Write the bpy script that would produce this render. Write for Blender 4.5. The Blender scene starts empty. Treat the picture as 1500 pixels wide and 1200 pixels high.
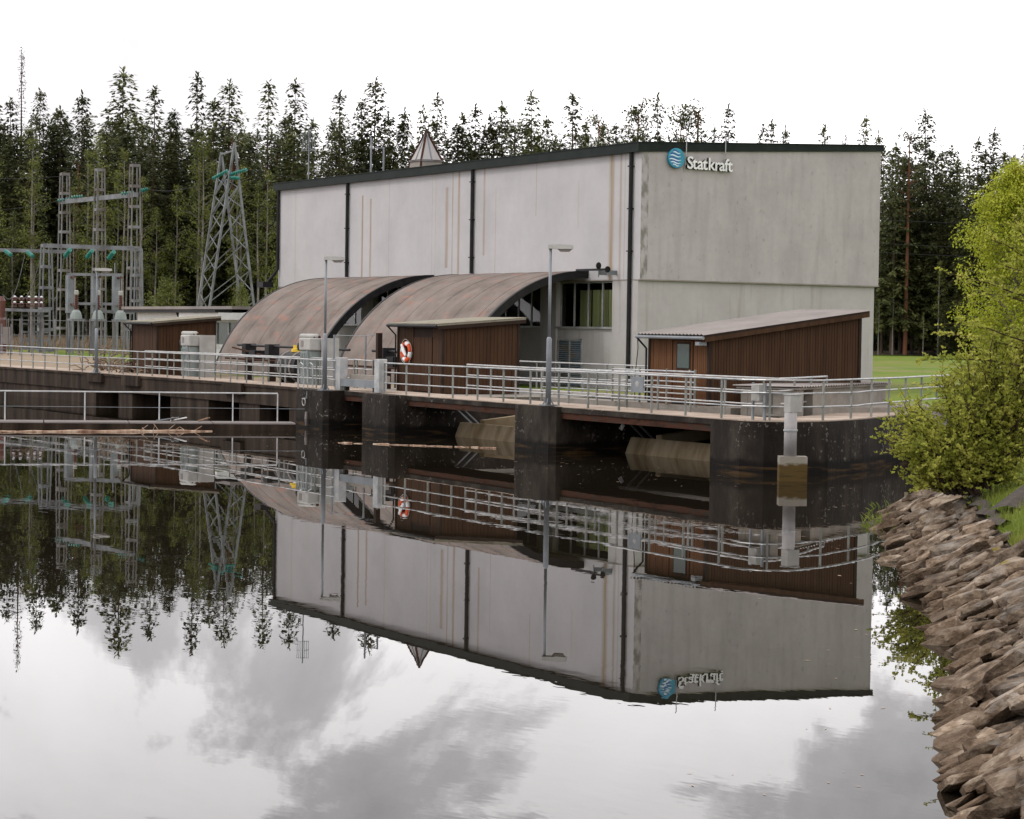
import bpy, bmesh, math, random
from mathutils import Vector, Matrix
S = bpy.context.scene
COL = S.collection
R_ = random.Random(7)

# ------------------------------------------------------------------ camera
CAM = Vector((77.025, -50.801, 3.678)); YAW, PIT, ROL, FPX = 2.61312, 0.034489, 0.015027, 3368.59
FW = Vector((math.cos(YAW)*math.cos(PIT), math.sin(YAW)*math.cos(PIT), -math.sin(PIT)))
r0 = Vector((math.sin(YAW), -math.cos(YAW), 0)); u0 = r0.cross(FW)
RT = r0*math.cos(ROL) + u0*math.sin(ROL); UP = u0*math.cos(ROL) - r0*math.sin(ROL)
cd = bpy.data.cameras.new('camera'); cam = bpy.data.objects.new('camera', cd); COL.objects.link(cam)
M4 = Matrix.Identity(4)
for i in range(3):
    M4[i][0] = RT[i]; M4[i][1] = UP[i]; M4[i][2] = -FW[i]; M4[i][3] = CAM[i]
cam.matrix_world = M4
cd.sensor_width = 36; cd.lens = 36*FPX/1500; cd.clip_start = 0.1; cd.clip_end = 3000
S.camera = cam
FLAT = Vector((FW.x, FW.y, 0)).normalized(); RH = Vector((FLAT.y, -FLAT.x, 0))
def polar(px, d):
    """ground point d metres out on the bearing px/3369 to the right of the view axis"""
    v = FLAT + RH*((px-750)/FPX)
    return Vector((CAM.x, CAM.y, 0)) + v*d

# ------------------------------------------------------------------ world / sun / exposure
SUN_EL, SUN_AZ = math.radians(48), math.radians(-118)   # azimuth of the direction TO the sun, from +X
w = bpy.data.worlds.new('World'); S.world = w; w.use_nodes = True
nt = w.node_tree; nt.nodes.clear()
def N(nt, t, **k):
    n = nt.nodes.new(t)
    for a, b in k.items(): setattr(n, a, b)
    return n
def mth(nt, op, a, b=None, c=None):
    n = N(nt, 'ShaderNodeMath', operation=op)
    for i, v in enumerate((a, b, c)):
        if v is None: continue
        if isinstance(v, (int, float)): n.inputs[i].default_value = v
        else: nt.links.new(v, n.inputs[i])
    return n.outputs[0]
out = N(nt, 'ShaderNodeOutputWorld'); bg = N(nt, 'ShaderNodeBackground'); bg.inputs[1].default_value = 0.1
sky = N(nt, 'ShaderNodeTexSky', sky_type='NISHITA', sun_disc=False)
sky.sun_elevation = SUN_EL; sky.sun_rotation = math.pi/2 - SUN_AZ
tc = N(nt, 'ShaderNodeTexCoord'); sp = N(nt, 'ShaderNodeSeparateXYZ'); nt.links.new(tc.outputs['Generated'], sp.inputs[0])
zc = mth(nt, 'ADD', mth(nt, 'MAXIMUM', sp.outputs[2], 0.0), 0.13)
cb = N(nt, 'ShaderNodeCombineXYZ')
nt.links.new(mth(nt, 'DIVIDE', sp.outputs[0], zc), cb.inputs[0]); nt.links.new(mth(nt, 'DIVIDE', sp.outputs[1], zc), cb.inputs[1])
n1 = N(nt, 'ShaderNodeTexNoise'); n1.inputs['Scale'].default_value = 5.2; n1.inputs['Detail'].default_value = 9
n1.inputs['Roughness'].default_value = 0.58; n1.inputs['Distortion'].default_value = 0.35
mp = N(nt, 'ShaderNodeMapping'); mp.inputs['Location'].default_value = (5.5, 9.2, 1)
mp.inputs['Scale'].default_value = (1, 1, 1.9)
nt.links.new(tc.outputs['Generated'], mp.inputs[0]); nt.links.new(mp.outputs[0], n1.inputs['Vector'])
rp = N(nt, 'ShaderNodeValToRGB')
e = rp.color_ramp.elements
e[0].position = 0.37; e[0].color = (.42, .41, .418, 1)
e[1].position = 0.62; e[1].color = (1.0, .97, .98, 1)
a = e.new(0.475); a.color = (.53, .515, .523, 1)
a = e.new(0.498); a.color = (.66, .64, .648, 1)
a = e.new(0.525); a.color = (.95, .92, .928, 1)
nt.links.new(n1.outputs[0], rp.inputs[0])
sc = N(nt, 'ShaderNodeVectorMath', operation='SCALE'); sc.inputs['Scale'].default_value = 22.5
hz = N(nt, 'ShaderNodeMapRange', interpolation_type='SMOOTHSTEP'); hz.inputs[1].default_value = .0; hz.inputs[2].default_value = .16; hz.inputs[3].default_value = .42; hz.inputs[4].default_value = 0
nt.links.new(sp.outputs[2], hz.inputs[0])
hm = N(nt, 'ShaderNodeMix', data_type='RGBA'); hm.inputs[7].default_value = (.76, .742, .748, 1)
nt.links.new(hz.outputs[0], hm.inputs[0]); nt.links.new(rp.outputs[0], hm.inputs[6])
nt.links.new(hm.outputs[2], sc.inputs[0])
mx = N(nt, 'ShaderNodeMix', data_type='RGBA'); mx.inputs[0].default_value = 0.94
nt.links.new(sky.outputs[0], mx.inputs[6]); nt.links.new(sc.outputs[0], mx.inputs[7])
nt.links.new(mx.outputs[2], bg.inputs[0]); nt.links.new(bg.outputs[0], out.inputs[0])
sl = bpy.data.lights.new('sun', 'SUN'); sl.energy = 1.3; sl.angle = math.radians(14); sl.color = (1, .97, .93)
so = bpy.data.objects.new('sun', sl); COL.objects.link(so)
sd = Vector((math.cos(SUN_AZ)*math.cos(SUN_EL), math.sin(SUN_AZ)*math.cos(SUN_EL), math.sin(SUN_EL)))
so.rotation_euler = sd.to_track_quat('Z', 'Y').to_euler(); so.location = (0, 0, 60)
S.render.engine = 'CYCLES'
S.view_settings.view_transform = 'Standard'; S.view_settings.look = 'None'; S.view_settings.exposure = 0.0; S.view_settings.gamma = 1
S.cycles.max_bounces = 6; S.cycles.diffuse_bounces = 2; S.cycles.glossy_bounces = 3; S.cycles.transparent_max_bounces = 12

# ------------------------------------------------------------------ materials
def mat(name, cols, scale=3.0, rough=0.8, bump=0.0, bscale=None, stretch=(1, 1, 1), detail=6, metal=0.0, spread=(0.35, 0.65),
        rnd=0.0, coord='pos', spec=0.16, fine=0.0):
    m = bpy.data.materials.new(name); m.use_nodes = True; nt = m.node_tree; b = nt.nodes['Principled BSDF']
    b.inputs['Roughness'].default_value = rough; b.inputs['Metallic'].default_value = metal; b.inputs['Specular IOR Level'].default_value = spec
    if coord == 'pos': v = N(nt, 'ShaderNodeNewGeometry').outputs['Position']
    else: v = N(nt, 'ShaderNodeTexCoord').outputs['Object']
    mp = N(nt, 'ShaderNodeMapping'); mp.inputs['Scale'].default_value = stretch; nt.links.new(v, mp.inputs[0])
    n = N(nt, 'ShaderNodeTexNoise'); n.inputs['Scale'].default_value = scale; n.inputs['Detail'].default_value = detail
    n.inputs['Roughness'].default_value = 0.6; nt.links.new(mp.outputs[0], n.inputs['Vector'])
    rp = N(nt, 'ShaderNodeValToRGB'); el = rp.color_ramp.elements
    k = len(cols)
    for i, c in enumerate(cols):
        p = spread[0] + (spread[1]-spread[0])*i/max(1, k-1)
        if i < 2: x = el[i]; x.position = p
        else: x = el.new(p)
        x.color = (*c, 1)
    if k == 1: el[1].color = (*cols[0], 1)
    nt.links.new(n.outputs[0], rp.inputs[0]); col = rp.outputs[0]
    if fine:
        n2 = N(nt, 'ShaderNodeTexNoise'); n2.inputs['Scale'].default_value = scale*9; n2.inputs['Detail'].default_value = 4
        nt.links.new(mp.outputs[0], n2.inputs['Vector'])
        f = mth(nt, 'MULTIPLY_ADD', n2.outputs[0], 2*fine, 1-fine)
        g = N(nt, 'ShaderNodeVectorMath', operation='SCALE'); nt.links.new(col, g.inputs[0]); nt.links.new(f, g.inputs['Scale']); col = g.outputs[0]
    if rnd:
        oi = N(nt, 'ShaderNodeObjectInfo'); f = mth(nt, 'MULTIPLY_ADD', oi.outputs['Random'], 2*rnd, 1-rnd)
        g = N(nt, 'ShaderNodeVectorMath', operation='SCALE'); nt.links.new(col, g.inputs[0]); nt.links.new(f, g.inputs['Scale']); col = g.outputs[0]
    nt.links.new(col, b.inputs['Base Color'])
    if bump:
        n3 = N(nt, 'ShaderNodeTexNoise'); n3.inputs['Scale'].default_value = bscale or scale*4; n3.inputs['Detail'].default_value = 6
        nt.links.new(mp.outputs[0], n3.inputs['Vector'])
        bp = N(nt, 'ShaderNodeBump'); bp.inputs['Strength'].default_value = 1.0; bp.inputs['Distance'].default_value = bump
        nt.links.new(n3.outputs[0], bp.inputs['Height']); nt.links.new(bp.outputs[0], b.inputs['Normal'])
    m['_col'] = 1
    return m
def leafmat(name, cols, scale, rnd=.15, trans=.35, tcol=None):
    m = mat(name, cols, scale, rough=.65, rnd=rnd, spec=.25); nt = m.node_tree; b = nt.nodes['Principled BSDF']
    o = nt.nodes['Material Output']; t = N(nt, 'ShaderNodeBsdfTranslucent'); mx = N(nt, 'ShaderNodeMixShader'); mx.inputs[0].default_value = trans
    nt.links.new(b.inputs['Base Color'].links[0].from_socket, t.inputs[0])
    nt.links.new(b.outputs[0], mx.inputs[1]); nt.links.new(t.outputs[0], mx.inputs[2]); nt.links.new(mx.outputs[0], o.inputs[0])
    return m
def overlay(m, colour, fac_socket_fn):
    """mix a stain colour over a material's base colour; fac_socket_fn(nt, position_xyz) returns the factor"""
    nt = m.node_tree; b = nt.nodes['Principled BSDF']; src = b.inputs['Base Color'].links[0].from_socket
    s = N(nt, 'ShaderNodeSeparateXYZ'); nt.links.new(N(nt, 'ShaderNodeNewGeometry').outputs['Position'], s.inputs[0])
    mx = N(nt, 'ShaderNodeMix', data_type='RGBA'); mx.inputs[7].default_value = (*colour, 1)
    nt.links.new(src, mx.inputs[6]); nt.links.new(mth(nt, 'MINIMUM', mth(nt, 'MAXIMUM', fac_socket_fn(nt, s), 0.0), 1.0), mx.inputs[0]); nt.links.new(mx.outputs[2], b.inputs['Base Color'])
def noise_of(nt, stretch, scale, lo, hi, detail=5):
    mp = N(nt, 'ShaderNodeMapping'); mp.inputs['Scale'].default_value = stretch
    nt.links.new(N(nt, 'ShaderNodeNewGeometry').outputs['Position'], mp.inputs[0])
    n = N(nt, 'ShaderNodeTexNoise'); n.inputs['Scale'].default_value = scale; n.inputs['Detail'].default_value = detail
    nt.links.new(mp.outputs[0], n.inputs['Vector'])
    r = N(nt, 'ShaderNodeMapRange'); r.inputs[1].default_value = lo; r.inputs[2].default_value = hi; nt.links.new(n.outputs[0], r.inputs[0])
    return r.outputs[0]

MT = {}
MT['wall_left'] = mat('painted_wall', [(.39, .379, .383), (.425, .413, .417), (.45, .437, .441)], .35, .85, fine=.05, bump=.002, bscale=9)
STREAKS = [(-32.7, .10, .25, 5, 11), (-24.88, .12, 1.0, 5, 10.2), (-23.98, .15, .75, 5, 10), (-22.01, .04, .6, 5, 11), (-17.63, .04, .45, 5, 11),
           (-17.29, .04, .45, 5, 11), (-16.2, .2, .8, 6.5, 10.2), (-15.65, .08, .7, 5, 11), (-15.06, .15, .85, 5, 11), (-12.72, .13, .7, 7, 11),
           (-11.68, .05, .5, 5, 10), (-8.19, .05, .6, 8.6, 11), (-4.74, .08, .25, 8, 10), (-2.18, .26, 1.0, 5, 11), (-1.5, .14, .6, 5, 11), (-1.19, .05, .45, 5, 11)]
def streak_fac(nt, s):
    tot = None
    nz = noise_of(nt, (6, 1, .35), 1.6, .3, .62)
    for x0, wd, st, z0, z1 in STREAKS:
        d = mth(nt, 'ABSOLUTE', mth(nt, 'SUBTRACT', s.outputs[0], x0))
        f = mth(nt, 'SUBTRACT', 1.0, mth(nt, 'SMOOTH_MIN', mth(nt, 'DIVIDE', d, wd), 1.0, .3)); f = mth(nt, 'MAXIMUM', f, 0)
        g = mth(nt, 'MULTIPLY', mth(nt, 'GREATER_THAN', s.outputs[2], z0), mth(nt, 'LESS_THAN', s.outputs[2], z1))
        f = mth(nt, 'MULTIPLY', mth(nt, 'MULTIPLY', f, g), st)
        tot = f if tot is None else mth(nt, 'MAXIMUM', tot, f)
    return mth(nt, 'MULTIPLY', tot, mth(nt, 'MULTIPLY_ADD', nz, .6, .6))
overlay(MT['wall_left'], (.27, .195, .115), streak_fac)
overlay(MT['wall_left'], (.36, .35, .34), lambda nt, s: mth(nt, 'MULTIPLY', noise_of(nt, (1.2, 1.2, .10), 1.0, .52, .85), .35))
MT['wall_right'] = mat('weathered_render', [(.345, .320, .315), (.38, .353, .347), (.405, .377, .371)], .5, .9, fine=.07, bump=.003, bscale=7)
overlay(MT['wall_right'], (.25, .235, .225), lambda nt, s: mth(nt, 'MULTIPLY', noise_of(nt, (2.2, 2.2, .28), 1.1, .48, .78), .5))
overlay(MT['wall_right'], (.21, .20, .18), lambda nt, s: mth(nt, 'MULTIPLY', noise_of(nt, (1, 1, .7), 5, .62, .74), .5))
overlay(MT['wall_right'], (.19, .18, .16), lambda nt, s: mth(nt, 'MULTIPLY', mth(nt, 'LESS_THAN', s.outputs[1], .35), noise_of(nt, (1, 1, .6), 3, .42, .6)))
MT['wall_low'] = mat('lower_wall_render', [(.36, .342, .333), (.40, .382, .372)], .6, .9, fine=.06, bump=.002, bscale=8)
overlay(MT['wall_low'], (.24, .22, .19), lambda nt, s: mth(nt, 'MULTIPLY', noise_of(nt, (3, 3, .2), 1.3, .55, .8), .6))
MT['fascia'] = mat('dark_green_fascia', [(.006, .011, .009), (.012, .018, .015)], 1.5, .6)
MT['black'] = mat('black_metal', [(.010, .010, .011), (.018, .017, .017)], 3, .5)
MT['roof_felt'] = mat('weathered_roof_felt', [(.135, .112, .098), (.178, .148, .13), (.21, .175, .155)], .8, .9, stretch=(1, 1, .8), fine=.14, bump=.004, bscale=14, rnd=.05)
overlay(MT['roof_felt'], (.30, .14, .10), lambda nt, s: mth(nt, 'MULTIPLY', noise_of(nt, (.45, 1.5, 1.3), 1.6, .57, .72, 8), .55))
overlay(MT['roof_felt'], (.25, .09, .04), lambda nt, s: mth(nt, 'MULTIPLY', noise_of(nt, (1.2, .3, .3), .9, .66, .74, 6), .7))
MT['glass'] = None
MT['galv'] = mat('galvanised_steel', [(.26, .275, .285), (.38, .385, .385), (.46, .45, .43)], 2.5, .42, metal=.35, fine=.1, spec=.5)
MT['post_steel'] = mat('mossy_zinc_posts', [(.13, .135, .12), (.20, .205, .19), (.26, .26, .24)], 1.5, .6, metal=.15)
MT['galv_dull'] = mat('dull_zinc_steel', [(.16, .175, .19), (.23, .245, .26)], 1.2, .6, metal=.2, spec=.5)
MT['lattice'] = mat('weathered_lattice_steel', [(.10, .098, .10), (.165, .17, .18), (.21, .218, .23)], .9, .6, metal=.15, fine=.1)
MT['lattice_rust'] = mat('rust_tinged_lattice_steel', [(.10, .08, .068), (.155, .145, .14), (.195, .195, .20)], .9, .65, metal=.1, fine=.1)
MT['insul'] = mat('green_glass_insulator', [(.012, .13, .105), (.025, .21, .17)], 6, .15, spec=.5)
MT['porcelain'] = mat('brown_porcelain', [(.07, .02, .014), (.10, .03, .02)], 6, .25, spec=.5)
MT['white'] = mat('white_paint', [(.66, .66, .66), (.76, .76, .75)], 3, .6, fine=.05)
MT['pale_rail'] = mat('worn_white_rail', [(.38, .385, .385), (.52, .52, .515)], 3, .6, fine=.1)
MT['boards'] = mat('brown_stained_boards', [(.036, .0165, .0075), (.047, .022, .010), (.058, .028, .0125)], 1.0, .7, stretch=(5, 5, .35), fine=.12)
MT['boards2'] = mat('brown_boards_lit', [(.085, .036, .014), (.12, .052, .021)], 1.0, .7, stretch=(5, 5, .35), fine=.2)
MT['trim'] = mat('dark_brown_trim', [(.018, .010, .007), (.028, .016, .010)], 2, .7)
MT['sheet'] = mat('old_corrugated_sheet', [(.20, .178, .165), (.26, .232, .218)], .7, .75, fine=.08)
MT['sheet2'] = mat('mossy_roof_sheet', [(.16, .15, .11), (.24, .215, .17), (.20, .20, .14)], 1.5, .85, fine=.15)
MT['dam'] = mat('wet_dark_concrete', [(.007, .005, .0036), (.018, .0135, .010), (.044, .035, .027)], 1.1, .75, stretch=(1, 1, .45), fine=.45, bump=.02, bscale=6, spread=(.34, .66))
overlay(MT['dam'], (.20, .185, .165), lambda nt, s: mth(nt, 'MULTIPLY', noise_of(nt, (1, 1, 1), 9, .61, .66, 3), mth(nt, 'MULTIPLY', noise_of(nt, (1, 1, 1), .6, .48, .6), .8)))
overlay(MT['dam'], (.0045, .003, .002), lambda nt, s: mth(nt, 'MULTIPLY', mth(nt, 'SUBTRACT', mth(nt, 'MULTIPLY_ADD', noise_of(nt, (1, 1, .3), 2.0, .25, .75), .16, .34), s.outputs[2]), 9.0))
overlay(MT['dam'], (.050, .028, .010), lambda nt, s: mth(nt, 'MULTIPLY', mth(nt, 'MULTIPLY', noise_of(nt, (.5, .5, 5), 1.6, .50, .62), .9), mth(nt, 'LESS_THAN', s.outputs[2], .22)))
MT['dam_left'] = mat('brown_stained_concrete', [(.012, .008, .005), (.032, .021, .0145), (.058, .041, .030)], .9, .85, stretch=(1.6, 1.6, .22), fine=.25, bump=.008, bscale=6)
MT['deck'] = mat('pale_deck_topping', [(.26, .20, .155), (.35, .28, .225), (.42, .345, .285)], 1.0, .9, fine=.12, bump=.004, bscale=20)
MT['rust_edge'] = mat('rusty_deck_edge', [(.022, .011, .007), (.058, .022, .012), (.030, .023, .018)], 1.6, .9, stretch=(1, 1, 3), fine=.3, bump=.015, bscale=9)
MT['gate'] = mat('algae_coated_gate_plate', [(.17, .125, .07), (.27, .21, .13), (.34, .28, .19)], .9, .6, stretch=(2.5, .5, .5), fine=.18)
MT['conc'] = mat('grey_concrete', [(.20, .18, .155), (.28, .255, .225)], 1.2, .9, fine=.15, bump=.006, bscale=14)
MT['machine'] = mat('grey_machine_paint', [(.30, .295, .275), (.38, .37, .345)], 2, .5, fine=.06)
MT['machine2'] = mat('green_grey_machine_paint', [(.19, .22, .21), (.25, .28, .265)], 2, .5, fine=.06)
MT['yellow'] = mat('yellow_cap', [(.60, .40, .04), (.68, .47, .06)], 4, .5)
MT['red'] = mat('orange_red_paint', [(.55, .06, .015), (.62, .09, .025)], 4, .5)
MT['rope'] = mat('grey_rope', [(.30, .29, .27), (.42, .40, .37)], 20, .9)
MT['bark'] = mat('dark_bark', [(.065, .045, .033), (.12, .088, .066)], 3, .95, stretch=(3, 3, .5), fine=.2)
MT['pinebark'] = mat('orange_pine_bark', [(.17, .075, .04), (.10, .055, .035)], .6, .95, fine=.2)
MT['birchbark'] = mat('pale_birch_bark', [(.25, .23, .205), (.13, .115, .10)], 2.5, .9, stretch=(1, 1, 3))
MT['twig'] = mat('brown_twigs', [(.030, .019, .013), (.065, .043, .032)], 4, .9)
MT['spruce'] = leafmat('spruce_needles', [(.036, .046, .015), (.062, .072, .022), (.095, .10, .032)], .35, .40, .25)
MT['pine'] = leafmat('pine_needles', [(.045, .057, .022), (.075, .085, .032), (.10, .105, .042)], .4, .25, .2)
MT['birch'] = leafmat('fresh_birch_leaves', [(.30, .345, .028), (.39, .425, .042), (.46, .46, .06)], 1.2, .05, .4)
MT['birch_far'] = leafmat('thin_spring_leaves', [(.11, .13, .03), (.165, .18, .042)], .5, .3, .35)
MT['bush'] = leafmat('new_bush_leaves', [(.25, .285, .04), (.38, .40, .065), (.53, .51, .115)], 2.6, .05, .45)
MT['grass'] = leafmat('grass_blades', [(.11, .155, .02), (.18, .225, .035), (.24, .24, .06)], .9, 0, .35)
MT['curtain'] = mat('pale_green_curtain', [(.50, .49, .24), (.58, .56, .30)], 1, .9, stretch=(12, 1, .1))
MT['room'] = mat('dark_room', [(.012, .014, .013), (.02, .02, .02)], 1, .9)
MT['louvre'] = mat('blue_grey_louvre', [(.09, .14, .19), (.15, .18, .20), (.20, .15, .10)], 1.6, .6, stretch=(1, 1, 2))
MT['teal'] = mat('teal_enamel', [(.004, .16, .26), (.012, .27, .38)], 1.3, .3, spec=.5)
MT['blue'] = mat('deep_blue_enamel', [(.004, .05, .20), (.006, .08, .27)], 2, .3, spec=.5)
MT['paleblue'] = mat('pale_blue_enamel', [(.45, .60, .70), (.58, .70, .77)], 2, .3, spec=.5)
MT['branch_pile'] = mat('dead_branches', [(.13, .09, .06), (.26, .20, .15)], 3, .9)
MT['log'] = mat('floating_log_bark', [(.16, .09, .06), (.34, .23, .16), (.48, .38, .29)], 3.5, .8, stretch=(1, 1, 1), fine=.2)
MT['stone'] = mat('brown_grey_slabs', [(.060, .040, .026), (.15, .108, .074), (.25, .20, .15)], 3.6, .85, rnd=.42, fine=.4, bump=.05, bscale=13)
overlay(MT['stone'], (.28, .258, .23), lambda nt, s: mth(nt, 'MULTIPLY', noise_of(nt, (1, 1, 1), 3.5, .50, .66, 6), mth(nt, 'MULTIPLY', mth(nt, 'GREATER_THAN', s.outputs[2], .3), .5)))
overlay(MT['stone'], (.17, .13, .022), lambda nt, s: mth(nt, 'MULTIPLY', noise_of(nt, (1, 1, 1), 1.8, .62, .68, 5), mth(nt, 'GREATER_THAN', s.outputs[2], .55)))
overlay(MT['stone'], (.085, .055, .034), lambda nt, s: mth(nt, 'MULTIPLY', mth(nt, 'LESS_THAN', mth(nt, 'ADD', s.outputs[2], noise_of(nt, (1, 1, 1), 3, .2, .8)), .62), .55))
MT['cloth'] = mat('dark_ground_sheet', [(.045, .038, .032), (.075, .062, .052)], 6, .9, bump=.01, bscale=12)
MT['pipe'] = mat('grey_plastic_pipe', [(.27, .255, .25), (.34, .325, .32)], 3, .5, fine=.05)
MT['block'] = mat('algae_stained_concrete_block', [(.22, .20, .165), (.28, .255, .215)], 2, .9, fine=.15)
overlay(MT['block'], (.085, .055, .018), lambda nt, s: mth(nt, 'MULTIPLY', mth(nt, 'SUBTRACT', mth(nt, 'MULTIPLY_ADD', noise_of(nt, (1, 1, 2), 5, .3, .7), .07, .43), s.outputs[2]), 14.0))
overlay(MT['block'], (.03, .021, .010), lambda nt, s: mth(nt, 'MULTIPLY', mth(nt, 'MULTIPLY', noise_of(nt, (.6, .6, 6), 3, .52, .64), .6), mth(nt, 'LESS_THAN', s.outputs[2], .4)))
# ground: gravel near the dam, grass with bare patches further out
MT['ground'] = mat('ground_cover', [(.07, .118, .010), (.105, .155, .015), (.14, .155, .028)], .12, .95, fine=.25, bump=.05, bscale=3)
def gravel_fac(nt, s):
    nz = noise_of(nt, (1, 1, 1), .09, .3, .7)
    a = mth(nt, 'LESS_THAN', mth(nt, 'MULTIPLY_ADD', nz, 8, s.outputs[1]), mth(nt, 'MULTIPLY_ADD', s.outputs[0], -.09, -3.5))
    b = mth(nt, 'LESS_THAN', s.outputs[0], 3)
    return mth(nt, 'MULTIPLY', mth(nt, 'MULTIPLY', a, b), .9)
overlay(MT['ground'], (.25, .19, .145), gravel_fac)
overlay(MT['ground'], (.20, .15, .09), lambda nt, s: mth(nt, 'MULTIPLY', noise_of(nt, (1, 1, 1), .16, .55, .68, 6), .6))
MT['turf'] = mat('bank_turf', [(.085, .125, .015), (.125, .165, .022), (.17, .165, .045)], .8, .95, fine=.3, bump=.03, bscale=9)
MT['forest_floor'] = mat('forest_floor', [(.030, .024, .015), (.055, .045, .025)], .2, .95)
MT['soil'] = mat('bank_soil', [(.020, .015, .011), (.035, .026, .019)], 2, .95, fine=.2)
# glass
g = bpy.data.materials.new('window_glass'); g.use_nodes = True; nt = g.node_tree; nt.nodes.remove(nt.nodes['Principled BSDF'])
gl = N(nt, 'ShaderNodeBsdfGlossy'); gl.inputs['Roughness'].default_value = .03; tr = N(nt, 'ShaderNodeBsdfTransparent'); tr.inputs[0].default_value = (.72, .78, .74, 1)
fr = N(nt, 'ShaderNodeFresnel'); fr.inputs[0].default_value = 1.5; mxs = N(nt, 'ShaderNodeMixShader')
nt.links.new(fr.outputs[0], mxs.inputs[0]); nt.links.new(tr.outputs[0], mxs.inputs[1]); nt.links.new(gl.outputs[0], mxs.inputs[2]); nt.links.new(mxs.outputs[0], nt.nodes['Material Output'].inputs[0])
MT['glass'] = g
# water
wm = bpy.data.materials.new('calm_dark_water'); wm.use_nodes = True; nt = wm.node_tree; b = nt.nodes['Principled BSDF']
b.inputs['Base Color'].default_value = (.011, .0085, .0055, 1); b.inputs['Roughness'].default_value = .004; b.inputs['IOR'].default_value = 1.333
geo = N(nt, 'ShaderNodeNewGeometry')
def wn(scale, stretch, detail):
    mp = N(nt, 'ShaderNodeMapping'); mp.inputs['Rotation'].default_value = (0, 0, -YAW + math.pi/2); mp.inputs['Scale'].default_value = stretch
    nt.links.new(geo.outputs['Position'], mp.inputs[0]); n = N(nt, 'ShaderNodeTexNoise'); n.inputs['Scale'].default_value = scale; n.inputs['Detail'].default_value = detail
    nt.links.new(mp.outputs[0], n.inputs['Vector']); return n.outputs[0]
h1 = wn(1.0, (.8, 1.6, 1), 3); h2 = wn(3.5, (.6, 1.5, 1), 2); mk = wn(.07, (1, 1, 1), 3)
mkr = N(nt, 'ShaderNodeMapRange'); mkr.inputs[1].default_value = .48; mkr.inputs[2].default_value = .68; mkr.inputs[3].default_value = .22; mkr.inputs[4].default_value = 2.2
nt.links.new(mk, mkr.inputs[0])
hh = mth(nt, 'MULTIPLY', mth(nt, 'ADD', h1, mth(nt, 'MULTIPLY', h2, .22)), mkr.outputs[0])
bp = N(nt, 'ShaderNodeBump'); bp.inputs['Strength'].default_value = 1; bp.inputs['Distance'].default_value = .0011
nt.links.new(hh, bp.inputs['Height']); nt.links.new(bp.outputs[0], b.inputs['Normal'])
MT['water'] = wm

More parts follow.
